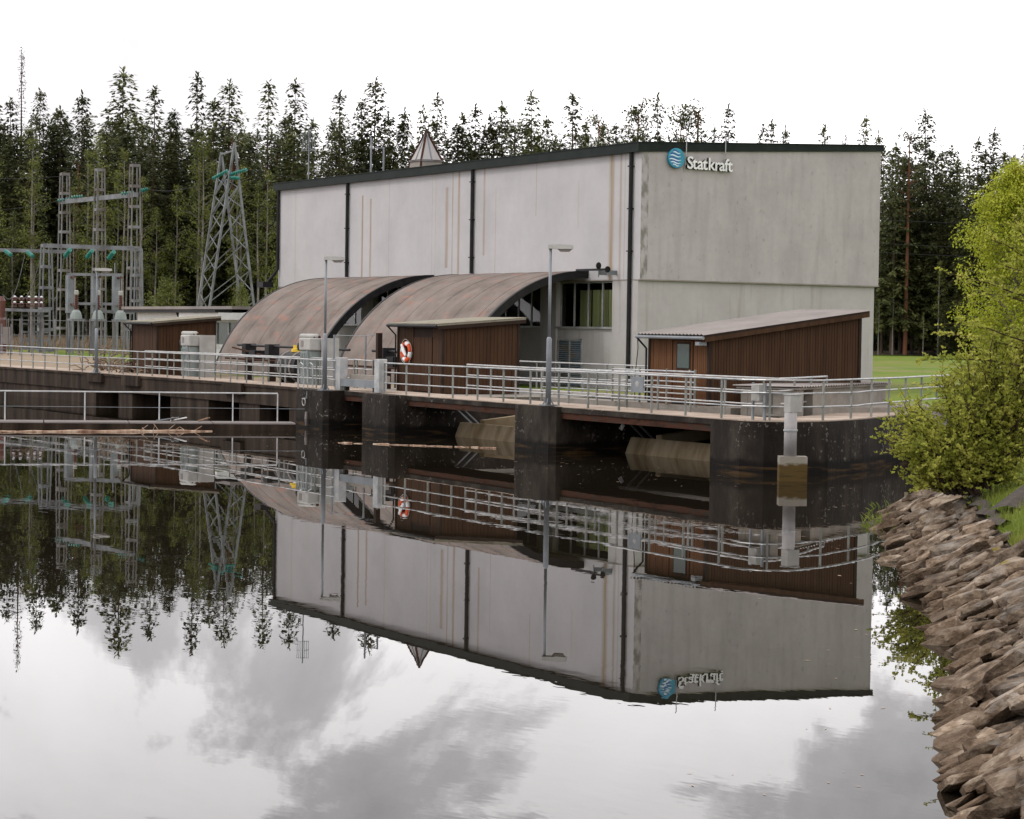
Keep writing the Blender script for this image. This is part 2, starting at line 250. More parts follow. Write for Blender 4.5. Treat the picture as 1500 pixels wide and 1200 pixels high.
# ------------------------------------------------------------------ mesh helpers
class MB:
    def __init__(s): s.v = []; s.f = []
    def add(s, vs, fs):
        o = len(s.v); s.v += [tuple(x) for x in vs]; s.f += [tuple(i+o for i in f) for f in fs]; return s
    def box(s, a, b):
        x0, y0, z0 = a; x1, y1, z1 = b
        return s.add([(x0,y0,z0),(x1,y0,z0),(x1,y1,z0),(x0,y1,z0),(x0,y0,z1),(x1,y0,z1),(x1,y1,z1),(x0,y1,z1)],
                     [(0,3,2,1),(4,5,6,7),(0,1,5,4),(1,2,6,5),(2,3,7,6),(3,0,4,7)])
    def prism(s, pts, z0, z1):
        """pts counter-clockwise xy"""
        n = len(pts); zz = lambda z, i: z[i] if isinstance(z, (list, tuple)) else z
        return s.add([(p[0], p[1], zz(z0, i)) for i, p in enumerate(pts)] + [(p[0], p[1], zz(z1, i)) for i, p in enumerate(pts)],
                     [tuple(range(n-1, -1, -1)), tuple(range(n, 2*n))] + [(i, (i+1) % n, n+(i+1) % n, n+i) for i in range(n)])
    def beam(s, p0, p1, w, h=None, up=(0, 0, 1)):
        p0 = Vector(p0); p1 = Vector(p1); d = (p1-p0); h = h or w
        if d.length < 1e-6: return s
        d.normalize(); u = Vector(up)
        if abs(d.dot(u)) > .98: u = Vector((1, 0, 0))
        a = d.cross(u).normalized(); u = a.cross(d)
        vs = []
        for p in (p0, p1):
            for x, y in ((-1,-1),(1,-1),(1,1),(-1,1)): vs.append(p + a*(x*w/2) + u*(y*h/2))
        return s.add(vs, [(0,1,2,3),(7,6,5,4),(0,4,5,1),(1,5,6,2),(2,6,7,3),(3,7,4,0)])
    def tube(s, pts, r, n=6, caps=True):
        pts = [Vector(p) for p in pts]; k = len(pts); rr = r if isinstance(r, (list, tuple)) else [r]*k
        vs = []; prev = None
        for i, p in enumerate(pts):
            d = (pts[min(i+1, k-1)] - pts[max(i-1, 0)])
            d = d.normalized() if d.length > 1e-9 else Vector((0, 0, 1))
            if prev is None:
                a = d.cross(Vector((0, 0, 1)) if abs(d.z) < .95 else Vector((1, 0, 0))).normalized()
            else:
                a = (prev - d*prev.dot(d)); a = a.normalized() if a.length > 1e-6 else prev
            prev = a; b = d.cross(a)
            for j in range(n):
                t = 2*math.pi*j/n; vs.append(p + (a*math.cos(t) + b*math.sin(t))*rr[i])
        fs = [(i*n+j, i*n+(j+1) % n, (i+1)*n+(j+1) % n, (i+1)*n+j) for i in range(k-1) for j in range(n)]
        if caps: fs += [tuple(range(n-1, -1, -1)), tuple(range((k-1)*n, k*n))]
        return s.add(vs, fs)
    def lathe(s, c, prof, n=16, axis=None):
        """prof: (radius, height) along axis from c"""
        ax = Vector(axis or (0, 0, 1)).normalized(); a = ax.cross(Vector((0, 0, 1)) if abs(ax.z) < .9 else Vector((1, 0, 0))).normalized(); b = ax.cross(a); c = Vector(c)
        vs = [c + ax*h + (a*math.cos(2*math.pi*j/n) + b*math.sin(2*math.pi*j/n))*max(r, 1e-4) for r, h in prof for j in range(n)]
        k = len(prof)
        fs = [(i*n+j, i*n+(j+1) % n, (i+1)*n+(j+1) % n, (i+1)*n+j) for i in range(k-1) for j in range(n)]
        return s.add(vs, fs + [tuple(range(n-1, -1, -1)), tuple(range((k-1)*n, k*n))])
    def mesh(s, name, m, off=(0, 0, 0), smooth=False):
        me = bpy.data.meshes.new(name); o = off
        me.from_pydata([(x-o[0], y-o[1], z-o[2]) for x, y, z in s.v], [], s.f)
        if m: me.materials.append(MT[m] if isinstance(m, str) else m)
        if smooth: me.polygons.foreach_set('use_smooth', [True]*len(me.polygons))
        me.update(); return me
    def build(s, name, m, parent=None, loc=None, kind=None, smooth=False):
        if parent is not None: off = worldloc(parent)
        else: off = loc or (0, 0, 0)
        o = bpy.data.objects.new(name, s.mesh(name, m, off, smooth)); COL.objects.link(o)
        if parent is not None: o.parent = parent
        else: o.location = off
        if kind: o['kind'] = kind
        return o
def worldloc(o):
    l = Vector((0, 0, 0))
    while o is not None: l = l + o.location; o = o.parent
    return l
def inst(me, name, parent, wloc, rz=0):
    o = bpy.data.objects.new(name, me); COL.objects.link(o); o.parent = parent
    o.location = Vector(wloc) - worldloc(parent); o.rotation_euler = (0, 0, rz); return o
def tag(o, label, cat=None, group=None, kind=None):
    o['label'] = label
    if cat: o['category'] = cat
    if group: o['group'] = group
    if kind: o['kind'] = kind
    return o
def thing(name, loc, label, cat, group=None):
    o = bpy.data.objects.new(name, None); COL.objects.link(o); o.location = loc; o.empty_display_size = .3
    return tag(o, label, cat, group)
def bx(name, a, b, m, parent, **k): return MB().box(a, b).build(name, m, parent, **k)
def bevel(o, wd=.02, seg=2):
    md = o.modifiers.new('bevel', 'BEVEL'); md.width = wd; md.segments = seg; md.limit_method = 'ANGLE'; return o
def lerp_poly(pts, x):
    for (x0, y0), (x1, y1) in zip(pts, pts[1:]):
        if x <= x1: return y0 + (y1-y0)*(x-x0)/(x1-x0)
    return pts[-1][1]

# ------------------------------------------------------------------ setting: water, ground, bank
FRONT = [(-120, -14.2), (-12, -13.75), (28.3, -15.4)]
F = lambda x: lerp_poly(FRONT, x)
DZ = 1.42
o = MB().add([(-420, -420, 0), (200, -420, 0), (200, 20, 0), (-420, 20, 0)], [(0, 1, 2, 3)]).build('water', 'water'); o['kind'] = 'structure'
def gz(x, y):
    d = math.hypot(x-CAM.x, y-CAM.y)
    t = max(0, min(1, (d-110)/85)); t = t*t*(3-2*t)
    t2 = max(0, min(1, (d-230)/200))
    return 1.33 + .62*t + 9*t2*t2
xs = [-800, -600, -450, -350, -280, -230, -190, -160, -135, -110, -90, -70, -55, -42, -35, -30, -24, -12, -3, 7.9, 18.6, 26, 40, 60, 90, 130, 200, 300, 450, 700]
ys = [-13.0, -12.6, -8, -4, -1, 3, 8, 15, 25, 40, 55, 70, 90, 110, 135, 160, 190, 230, 280, 340, 420, 520, 640, 800]
mb = MB(); idx = {}
for i, x in enumerate(xs):
    for j, y in enumerate(ys): idx[i, j] = len(mb.v); mb.v.append((x, y, gz(x, y)))
for i in range(len(xs)-1):
    for j in range(len(ys)-1):
        xm = (xs[i]+xs[i+1])/2; ym = (ys[j]+ys[j+1])/2
        if 5 < xm < 26 and ym < -4: continue
        if xm > 26 and ym < 3: continue
        mb.f.append((idx[i, j], idx[i+1, j], idx[i+1, j+1], idx[i, j+1]))
mb.build('ground', 'ground', kind='structure')
# left far shore beyond the dam
MB().prism([(-800, -420), (-130, -420), (-118, -60), (-112, -14.5), (-112, -13), (-800, -13)], -.5, 1.3).build('left_shore_ground', 'ground', kind='structure')
# forest floor sheets
def floor_sheet(name, p0, p1, d0, d1):
    mb = MB(); vs = []
    n = 14
    for k in range(n+1):
        px = p0 + (p1-p0)*k/n
        for d in (d0, (d0*2+d1)/3, (d0+2*d1)/3, d1):
            q = polar(px, d + 4*math.sin(k*2.3)); vs.append((q.x, q.y, gz(q.x, q.y)+.06))
    fs = [(k*4+j, (k+1)*4+j, (k+1)*4+j+1, k*4+j+1) for k in range(n) for j in range(3)]
    mb.add(vs, fs).build(name, 'forest_floor', kind='structure')
floor_sheet('forest_floor', -1200, 2200, 203, 460)

BANK = [(26.8, -5.2), (31.5, -8.8), (36, -13.8), (38.8, -19.0), (42.3, -22.0), (46, -24.9), (49.4, -27.5), (54.2, -31.1), (56.76, -33.0), (59.05, -35.1),
        (61.4, -37.2), (63.7, -39.1), (66.2, -41.5), (68.5, -45), (69.5, -50), (69.5, -62), (60, -120), (60, -300)]
BN = Vector((.62, .785, 0))
PROF = [(-4, -2.2), (-.6, -.42), (0, -.08), (.75, .27), (1.45, .60), (1.7, .74), (2.3, 1.0), (3.6, 1.42), (7, 1.85), (20, 2.05), (60, 2.1), (300, 2.2)]
def bank_z(o_):
    for (a, za), (b_, zb) in zip(PROF, PROF[1:]):
        if o_ <= b_: return za + (zb-za)*(o_-a)/(b_-a)
    return 2.2
cum = [0]
for p, q in zip(BANK, BANK[1:]): cum.append(cum[-1] + math.hypot(q[0]-p[0], q[1]-p[1]))
def bank_pt(t, o_, dz=0):
    for k in range(len(BANK)-1):
        if t <= cum[k+1] or k == len(BANK)-2:
            f = (t-cum[k])/(cum[k+1]-cum[k]); x = BANK[k][0] + (BANK[k+1][0]-BANK[k][0])*f; y = BANK[k][1] + (BANK[k+1][1]-BANK[k][1])*f
            return Vector((x, y, 0)) + BN*o_ + Vector((0, 0, bank_z(o_)+dz))
ts = [i*1.0 for i in range(0, 62)] + [70, 90, 140, 240, cum[-1]]
mb = MB(); np_ = len(PROF)
for t in ts:
    for o_, z in PROF:
        j = .05*math.sin(t*1.7+o_*3) if 0 < o_ < 20 else 0
        mb.v.append(tuple(bank_pt(t, o_, j)))
for i in range(len(ts)-1):
    for j in range(np_-1): mb.f.append((i*np_+j, (i+1)*np_+j, (i+1)*np_+j+1, i*np_+j+1))
# faces below the stone edge are soil, above are grass
bank = bpy.data.objects.new('river_bank', None)
me = mb.mesh('river_bank', 'soil'); me.materials.append(MT['turf'])
for k, p in enumerate(me.polygons): p.material_index = 1 if (k % (np_-1)) >= 4 else 0
bank = bpy.data.objects.new('river_bank', me); COL.objects.link(bank); bank['kind'] = 'structure'; bank['label'] = 'sloping bank of stacked stone slabs below a grassy edge'

# stones: tilted slabs laid up the slope
SM = []
for k in range(16):
    rr = random.Random(100+k); bm = bmesh.new()
    W, H = rr.uniform(.50, .82), rr.uniform(.17, .28); tp = rr.uniform(-.25, .25); ex = rr.uniform(.38, .55)
    sg_ = lambda v: math.copysign(abs(v)**ex, v)
    for q in range(30):
        v = Vector((rr.gauss(0, 1), rr.gauss(0, 1), rr.gauss(0, 1))).normalized()*rr.uniform(.94, 1.05)
        x, y, z = sg_(v.x), sg_(v.y), sg_(v.z)
        bm.verts.new((x*.5, y*W*.5*(1+tp*x), z*H*.5*(1+.25*tp*y)))
    bmesh.ops.convex_hull(bm, input=bm.verts); bmesh.ops.delete(bm, geom=[v for v in bm.verts if not v.link_faces], context='VERTS')
    bmesh.ops.triangulate(bm, faces=bm.faces[:])
    me = bpy.data.meshes.new('stone'); bm.to_mesh(me); bm.free(); me.materials.append(MT['stone']); SM.append(me)
rs = random.Random(5); stones = []
tdir = Vector((.785, -.62, 0))
o0 = -.10
row = 0
while o0 < 1.34:
    t = 16.6 + rs.random()*.3
    while t < 53.5:
        big = rs.random()
        sz = rs.uniform(.18, .40) if big < .76 else rs.uniform(.42, .72)
        oo = o0 + rs.uniform(-.10, .10) + .22*max(0, min(1, (t-28)/18)); lift = rs.uniform(-.07, .06) + (.05 if big > .72 else 0)
        p = bank_pt(t, oo, lift)
        d = (BN*.9 + Vector((0, 0, .40)) + tdir*rs.uniform(-.5, .35) + Vector((0, 0, rs.uniform(-.25, .22)))).normalized()
        nrm = (Vector((0, 0, 1)) + tdir*rs.uniform(-.85, .35) - BN*.4).normalized()
        y = nrm.cross(d).normalized(); z = d.cross(y)
        m = Matrix((( *d, ), ( *y, ), ( *z, ))).transposed().to_4x4()
        wy = sz*rs.uniform(.85, 1.5)
        m = Matrix.Translation(p) @ m @ Matrix.Diagonal((sz, wy, sz*rs.uniform(.8, 1.5), 1))
        stones.append((sz/(p-CAM).length, m, rs.randrange(16)))
        t += wy*.46*rs.uniform(.7, 1.3)
    o0 += rs.uniform(.17, .25)
vis = []
for s_, m, k in stones:
    p = m.translation - CAM; dep = p.dot(FW); px = 750+FPX*p.dot(RT)/dep; py = 600-FPX*p.dot(UP)/dep
    vis.append((s_ if (px < 1530 and py < 1230) else s_*.01, m, k))
vis.sort(key=lambda q: -q[0])
for s_, m, k in vis[:300]:
    o = bpy.data.objects.new('stone', SM[k]); COL.objects.link(o); o.parent = bank; o.matrix_local = m
mb = MB()
for s_, m, k in vis[300:]:
    me = SM[k]; mb.add([m @ v.co for v in me.vertices], [tuple(p.vertices) for p in me.polygons])
o = mb.build('small_stones', 'stone', bank); o['kind'] = 'stuff'

# ------------------------------------------------------------------ power house
BL, BW, BH, BH2, LZ = 34.78, 12.18, 11.17, 11.72, 5.80
pw = thing('power_house', (-BL/2, BW/2, 1.3), 'large pale grey flat-roofed power house with a company sign on its end wall', 'building')
# upper wall: solid block, its faces given two materials
mb = MB().prism([(-BL, 0), (0, 0), (0, BW), (-BL, BW)], LZ, [BH-.28, BH-.28, BH2-.2, BH2-.2])
me = mb.mesh('upper_wall', 'wall_left', worldloc(pw)); me.materials.append(MT['wall_right'])
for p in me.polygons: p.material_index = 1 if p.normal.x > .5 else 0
o = bpy.data.objects.new('upper_wall', me); COL.objects.link(o); o.parent = pw
# roof with fascia
mb = MB().prism([(-BL-.3, -.22), (.08, -.22), (.08, BW+.1), (-BL-.3, BW+.1)], [BH-.3, BH-.3, BH2-.2, BH2-.2], [BH+.06, BH+.06, BH2+.04, BH2+.04]); rf = mb.build('roof', 'fascia', pw)
mb = MB().prism([(-BL-.32, -.25), (.11, -.25), (.11, BW+.13), (-BL-.32, BW+.13)], [BH+.062]*2+[BH2+.042]*2, [BH+.10]*2+[BH2+.08]*2); mb.build('roof_flashing', 'fascia', rf)
# lower walls
bx('end_wall', (-.30, .10, .0), (-.10, BW-.14, LZ), 'wall_low', pw)
bx('back_wall', (-BL+.1, BW-.34, 0), (-.31, BW-.14, LZ), 'wall_low', pw)
bx('far_end_wall', (-BL+.1, .3, 0), (-BL+.3, BW-.35, LZ), 'wall_low', pw)
bx('corner_pillar', (-1.98, -.02, 0), (-.101, .34, LZ), 'wall_low', pw)
bx('drip_ledge', (-BL-.02, -.035, LZ-.05), (.035, BW+.02, LZ-.005), 'conc', pw)
wins = [(-6.4-5.73*k, -1.98-5.73*k) for k in range(5)]
for k, (x0, x1) in enumerate(wins):
    bx('pillar', (x0-1.31, .0, 0), (x0-.002, .34, LZ), 'wall_low', pw)
    bx('spandrel', (x0, .10, 0), (x1, .30, 3.78), 'wall_low', pw)
bx('pillar', (-BL+.1, .02, 0), (wins[-1][0]-1.32, .34, LZ), 'wall_low', pw)
bx('floor_slab', (-BL+.4, .4, 3.2), (-.4, BW-.4, 3.3), 'room', pw)
bx('inner_wall', (-BL+.5, 3.2, 3.31), (-.5, 3.3, LZ-.01), 'room', pw)
for k, (x0, x1) in enumerate(wins):
    wf = bx('window', (x0, .2, 5.68), (x1, .28, LZ-.06), 'galv', pw)
    wsill = bx('sill', (x0-.05, .0, 3.782), (x1+.02, .31, 3.87), 'galv', wf)
    n = 4; wd = (x1-x0)/n
    for i in range(n+1):
        bx('mullion', (x0+i*wd-.035+(.035 if i == 0 else -.035 if i == n else 0), .205, 3.87), (x0+i*wd+.035+(.035 if i == 0 else -.035 if i == n else 0), .275, 5.68), 'galv', wf)
    for i in range(n): MB().add([(x0+i*wd+.036, .24, 3.87), (x0+(i+1)*wd-.036, .24, 3.87), (x0+(i+1)*wd-.036, .24, 5.68), (x0+i*wd+.036, .24, 5.68)], [(0, 1, 2, 3)]).build('pane', 'glass', wf)
    if k == 0:
        for a_, b_ in ((1.2, 2.05), (2.18, 2.72), (2.80, 3.36), (3.44, 4.3)):
            mb = MB(); q = 14
            vs = []
            for i in range(q+1):
                x = x0+a_+(b_-a_)*i/q; y = .45+.03*math.sin(i*1.9); vs += [(x, y, 3.75), (x, y, 5.4)]
            mb.add(vs, [(2*i, 2*i+2, 2*i+3, 2*i+1) for i in range(q)]).build('curtain', 'curtain', wf)
# louvred door
lv = bx('louvre_door', (-6.36, .06, 3.27), (-4.4, .13, 3.36), 'galv', pw)
for i, x in enumerate((-6.36, -5.42, -4.48)): bx('frame', (x, .055, 1.3), (x+.08, .135, 3.27), 'galv', lv)
for x0, x1 in ((-6.27, -5.43), (-5.33, -4.49)):
    mb = MB()
    for i in range(22):
        z = 1.35+i*.087; mb.add([(x0, .10, z), (x1, .10, z), (x1, .06, z+.05), (x0, .06, z+.05), (x1, .10, z+.08), (x0, .10, z+.08)], [(0, 1, 2, 3), (3, 2, 4, 5)])
    o = mb.build('louvre_leaf', 'louvre', lv); o['kind'] = 'stuff'
# downpipes
for x in (-26.4, -13.65, -.62):
    dp = MB().tube([(x, -.10, BH-.3), (x, -.10, 6.2 if x < -1 else 1.5)], .085, 8).build('downpipe', 'black', pw)
    for z in (10.3, 8.6, 6.9): bx('pipe_bracket', (x-.11, -.2, z), (x+.11, -.005, z+.05), 'black', dp)
dp = MB().tube([(-BL+.12, -.10, BH-.3), (-BL+.12, -.10, 6.7), (-BL-.1, -.4, 6.2), (-BL-.25, -.5, 6.0)], .085, 8).build('downpipe', 'black', pw)
bx('hopper', (-BL-.75, -.9, 5.75), (-BL+.05, -.3, 6.05), 'black', pw)
# roof pyramid, antennas
py = thing('roof_skylight', (-28.05, 5.2, 11.4), 'pale pyramid-shaped skylight on the power house roof', 'skylight')
c = Vector((-28.05, 5.2)); hb = .62; z0, z1, zt = 11.3, 12.32, 13.85
def ring(h): return [Vector((c.x-h, c.y-h)), Vector((c.x+h, c.y-h)), Vector((c.x+h, c.y+h)), Vector((c.x-h, c.y+h))]
ra, rb = ring(hb+.12), ring(hb)
for i in range(4):
    j = (i+1) % 4
    MB().add([(*ra[i], z0), (*ra[j], z0), (*rb[j], z1-.04), (*rb[i], z1-.04)], [(0, 1, 2, 3)]).build('base_panel', 'conc', py)
    MB().add([(*rb[i], z1), (*rb[j], z1), (c.x, c.y, zt)], [(0, 1, 2)]).build('roof_panel', 'wall_low', py)
    MB().beam((*rb[i], z1), (c.x, c.y, zt+.03), .09).build('rib', 'rust_edge', py)
    m_ = (rb[i]+rb[j])/2; MB().beam((*m_, z1+.02), (c.x, c.y, zt+.02), .06).build('rib', 'galv_dull', py)
    MB().beam((*ra[i], z0), (*rb[i], z1), .08).build('rib', 'rust_edge', py)
    MB().beam((*rb[i], z1), (*rb[j], z1), .10).build('curb', 'lattice_rust', py)
an = thing('frame_antenna', (-29.8, 3.2, 11.2), 'small H-shaped steel antenna frame left of the roof skylight', 'antenna')
for dx, h in ((0, 13.55), (.8, 13.05)): MB().beam((-30.0+dx*.62, 3+dx*.6, 11.2), (-30.0+dx*.62, 3+dx*.6, h), .07).build('upright', 'galv_dull', an)
for z in (13.0, 11.75): MB().beam((-30.0, 3, z), (-30.0+.8*.62, 3.48, z), .05).build('crossbar', 'galv_dull', an)
ms = thing('antenna_mast', (-33.1, .9, 11.2), 'thin mast with a wire cage antenna at the far roof corner', 'antenna')
MB().tube([(-33.1, .9, 11.2), (-33.1, .9, 14.1)], .035, 6).build('pole', 'galv_dull', ms)
for k in range(7):
    t_ = (k-3)*.1; MB().tube([(-33.1+t_*.5, .9+t_*.86, 12.9), (-33.1+t_*.5, .9+t_*.86, 13.85)], .013, 4).build('cage_rod', 'galv_dull', ms)
for z in (12.95, 13.4, 13.8): MB().tube([(-33.1-.16, .9-.27, z), (-33.1+.16, .9+.27, z)], .013, 4).build('cage_bar', 'galv_dull', ms)
# wall arm with two round lamps
wa = thing('wall_arm', (-2.6, -.3, 6.1), 'black arm with two round fittings on the wall beside the near curved roof', 'lamp')
MB().beam((-4.1, -.45, 6.2), (-1.75, -.45, 6.2), .06, .09).build('arm', 'black', wa)
MB().lathe((-2.35, -.47, 6.36), [(.03, -.03), (.14, -.02), (.14, .02), (.03, .03)], 16, (1, .25, 0)).build('disc', 'black', wa)
MB().lathe((-1.68, -.47, 6.2), [(.03, -.12), (.09, -.06), (.13, .0), (.12, .05)], 16, (1, 0, 0)).build('disc', 'black', wa)
for x in (-2.35, -1.7): bx('bracket', (x-.03, -.44, 5.98), (x+.03, .0, 6.16), 'galv_dull', wa)
MB().tube([(-2.35, -.47, 6.15), (-2.35, -.47, 5.88)], .03, 6).build('stem', 'galv_dull', wa)

# sign: emblem disc and letters on the end wall
sg = thing('company_sign', (.06, 2.9, 10.4), 'company sign with a blue globe emblem and raised white letters high on the end wall', 'sign')
gc = Vector((.12, 1.58, 10.69)); gr = .405
em = MB().lathe((.03, gc.y, gc.z), [(gr*.97, 0), (gr, .03), (gr, .11), (gr*.96, .13)], 40, (1, 0, 0)).build('emblem', 'teal', sg)
def stripe(z, h, y0, y1, m, x):
    mb = MB(); n = 16; vs = []
    for i in range(n+1):
        f = i/n; y = y0+(y1-y0)*f; wv = .035*math.sin(f*5.2+.6); hh = h*(.35+.65*math.sin(math.pi*min(1, f*1.1+.0))**.6 if f*1.1 < 1 else .35)
        vs += [(x, y, z+wv-hh/2), (x, y, z+wv+hh/2)]
    mb.add(vs, [(2*i, 2*i+2, 2*i+3, 2*i+1) for i in range(n)]); return mb.build('stripe', m, em)
for z, y0, y1 in ((.22, -.17, .10), (.09, -.30, .13), (-.06, -.34, .14), (-.18, -.28, .12), (-.28, -.18, .06)):
    stripe(gc.z+z+.06, .085, gc.y+y0*1.08, gc.y+y1, 'blue', .164)
    stripe(gc.z+z, .055, gc.y+y0*1.08, gc.y+y1+.06, 'paleblue', .168)
def text_width(s_):
    cu = bpy.data.curves.new('t', 'FONT'); cu.body = s_; cu.size = 1; ob = bpy.data.objects.new('t', cu); COL.objects.link(ob)
    bpy.context.view_layer.update(); wd = ob.dimensions.x; bpy.data.objects.remove(ob); bpy.data.curves.remove(cu); return wd
word = 'Statkraft'
TW = text_width(word); TS = 2.24/TW
for i, ch in enumerate(word):
    cu = bpy.data.curves.new('letter', 'FONT'); cu.body = ch; cu.size = TS*1.06; cu.extrude = .06; cu.offset = .012; cu.resolution_u = 3
    ob = bpy.data.objects.new('letter', cu); COL.objects.link(ob); bpy.context.view_layer.update()
    me = bpy.data.meshes.new_from_object(ob.evaluated_get(bpy.context.evaluated_depsgraph_get())); bpy.data.objects.remove(ob)
    me.materials.clear(); me.materials.append(MT['black']); me.materials.append(MT['white'])
    for p in me.polygons: p.material_index = 1 if p.normal.z > .7 else 0  # white fronts; sides coloured black for the shadow edge of each letter
    adv = (text_width(word[:i+1]) - text_width(ch))*TS
    lo = bpy.data.objects.new('letter', me); COL.objects.link(lo); lo.parent = sg
    y = 2.08 + adv; z = 10.31 - adv*.012
    mw = Matrix(((0, 0, 1, .10), (1, 0, 0, y), (0, 1, 0, z), (0, 0, 0, 1))); lo.matrix_local = Matrix.Translation(-sg.location) @ mw
for y, zb in ((2.05, 10.2), (3.98, 10.3)): MB().tube([(.11 if 0 else .03, y, zb), (.145, y, 11.0), (.145, y, 11.75)], .022, 6).build('support_rod', 'galv', sg)

# ------------------------------------------------------------------ curved intake roofs
def arch_roof(x0, x1, label):
    Rr = 6.5; cz = 6.17-Rr
    t = thing('curved_roof', ((x0+x1)/2, -3, 1.4), label, 'roof', 'curved intake roofs')
    n = 28; A0, A1 = math.radians(90), math.radians(181-2)
    def arc(r): return [(math.cos(A0+(A1-A0)*i/n)*r, cz+math.sin(A0+(A1-A0)*i/n)*r) for i in range(n+1)]
    ns = round((x1-x0)/1.0); wd = (x1-x0)/ns
    for k in range(ns):
        r = Rr + (.012 if k % 2 else 0); a = arc(r); b_ = arc(Rr-.09); xa, xb = x0+k*wd-(.03 if k % 2 else -.004), x0+(k+1)*wd+(.03 if k % 2 else -.004)
        vs = [(xa, y, z) for y, z in a] + [(xb, y, z) for y, z in a] + [(xa, y, z) for y, z in b_] + [(xb, y, z) for y, z in b_]
        m = n+1; fs = []
        for i in range(n):
            fs += [(i, i+1, m+i+1, m+i), (2*m+i, 3*m+i, 3*m+i+1, 2*m+i+1), (i, 2*m+i, 2*m+i+1, i+1), (m+i, m+i+1, 3*m+i+1, 3*m+i)]
        MB().add(vs, fs).build('roof_sheet', 'roof_felt', t)
    for xa, xb in ((x0-.05, x0+.12), (x1-.12, x1+.06)):
        a = arc(Rr+.02); b_ = arc(Rr-.29); m = n+1
        vs = [(xa, y, z) for y, z in a] + [(xb, y, z) for y, z in a] + [(xa, y, z) for y, z in b_] + [(xb, y, z) for y, z in b_]
        fs = [(0, m, 3*m, 2*m), (n, 2*m+n, 3*m+n, m+n)]
        for i in range(n): fs += [(i, i+1, m+i+1, m+i), (2*m+i, 3*m+i, 3*m+i+1, 2*m+i+1), (i, 2*m+i, 2*m+i+1, i+1), (m+i, m+i+1, 3*m+i+1, 3*m+i)]
        MB().add(vs, fs).build('edge_beam', 'black', t)
    for f in (.33, .66):
        x = x0+(x1-x0)*f; a = arc(Rr-.1); b_ = arc(Rr-.5)
        vs = [(x-.1, y, z) for y, z in a]+[(x+.1, y, z) for y, z in a]+[(x-.1, y, z) for y, z in b_]+[(x+.1, y, z) for y, z in b_]; m = n+1; fs = []
        for i in range(n): fs += [(2*m+i, 3*m+i, 3*m+i+1, 2*m+i+1), (i, 2*m+i, 2*m+i+1, i+1), (m+i, m+i+1, 3*m+i+1, 3*m+i)]
        MB().add(vs, fs).build('rib', 'black', t)
    return t
arch_roof(-28.6, -17.4, 'far curved brown felt roof sweeping down from the power house wall')
arch_roof(-15.0, -3.9, 'near curved reddish brown felt roof sweeping down behind the shed with a lifebuoy')

# ------------------------------------------------------------------ dam
dam = thing('dam', (0, -14, 0), 'long dark stained concrete dam with gate openings below a pale walkway', 'dam')
def strip(x0, x1, d0, d1, z0, z1, name, m, parent=dam):
    pts = [x for x in (x0, -12, x1) if x0 <= x <= x1]; pts = sorted(set(pts))
    poly = [(x, F(x)+d0) for x in pts] + [(x, F(x)+d1) for x in reversed(pts)]
    return MB().prism(poly, z0, z1).build(name, m, parent)
# right part: slab spans over gates
strip(-.3, 28.2, .04, 1.95, 1.06, 1.395, 'deck_slab', 'rust_edge')
strip(-.3, 28.25, .0, .22, 1.25, 1.40, 'deck_kerb', 'dam')
strip(-120, 28.3, .05, 1.9, 1.397, 1.425, 'deck_topping', 'deck')
ABUT = [(28.2, -15.4), (28.85, -15.1), (29.2, -14.4), (29.0, -13.1), (28.0, -11.1), (25.7, -7.8), (20.7, -.6)]
AB_IN = [(19.0, -2.0), (24.0, -8.9), (26.2, -11.9), (27.0, -13.3), (26.9, -13.45)]
MB().prism(ABUT + AB_IN + [(26.8, -13.5), (26.8, -15.34)], -1, 1.395).build('abutment', 'dam', dam)
MB().prism([(28.32, -15.3), (28.78, -15.03), (29.1, -14.36), (28.9, -13.15), (27.9, -11.17), (25.6, -7.86), (20.65, -.7), (19.1, -2.1), (24.1, -8.95), (26.3, -11.9), (27.1, -13.3), (28.32, -13.45)], 1.397, 1.426).build('deck_topping', 'deck', dam)
# left part: deep beam with openings under
strip(-120, -.31, .02, .5, .62, 1.395, 'front_beam', 'dam_left')
strip(-120, -.31, .51, 2.2, 1.06, 1.39, 'deck_slab', 'dam_left')
strip(-120, -.31, -.03, .25, 1.30, 1.40, 'deck_kerb', 'dam_left')
for x0, x1 in ((-120, -24.8), (-21.9, -20.2), (-15.7, -11.5), (-8.0, -5.8), (-2.75, -.35)):
    strip(x0, x1, .10, 3.0, -1, .618 if x1 > -24 else .618, 'pier', 'dam_left')
strip(-120, -.3, 3.0, 3.3, -1, 1.30, 'back_wall', 'dam_left')
for x0, x1 in ((-25.6, -23.5), (-20.9, -18.9), (-9.3, -7.2)): strip(x0, x1, -.16, .06, .95 if x0 > -25 else 1.0, 1.40, 'pilaster', 'dam_left')
for x0, x1, d0, zt in ((-.3, 2.6, -.75, 1.42), (5.3, 7.9, -.6, 1.43), (16.04, 18.6, -.30, 1.43)):
    poly = [(x0, F(x0)+d0+.15), (x0+.2, F(x0)+d0), (x1-.2, F(x1)+d0), (x1, F(x1)+d0+.15), (x1, -3.5), (x0, -3.5)]
    zt2 = 1.2
    MB().prism(poly[:4] + [(x1, F(x1)+2.1), (x0, F(x0)+2.1)], -1.2, zt-.02).build('pier', 'dam', dam)
    MB().prism([(x0+.06, F(x0)+2.12), (x1-.06, F(x1)+2.12), (x1-.06, -3.5), (x0+.06, -3.5)], -1.2, 1.3).build('pier_wall', 'dam', dam)
strip(2.6, 5.3, .7, .9, .42, 1.05, 'slot_lintel', 'dam'); strip(2.6, 5.3, .9, 1.2, -1, .32, 'slot_sill', 'dam_left')
bx('chamber_back_wall', (2.6, -4.3, -1), (26.8, -4.0, 1.30), 'dam', dam)
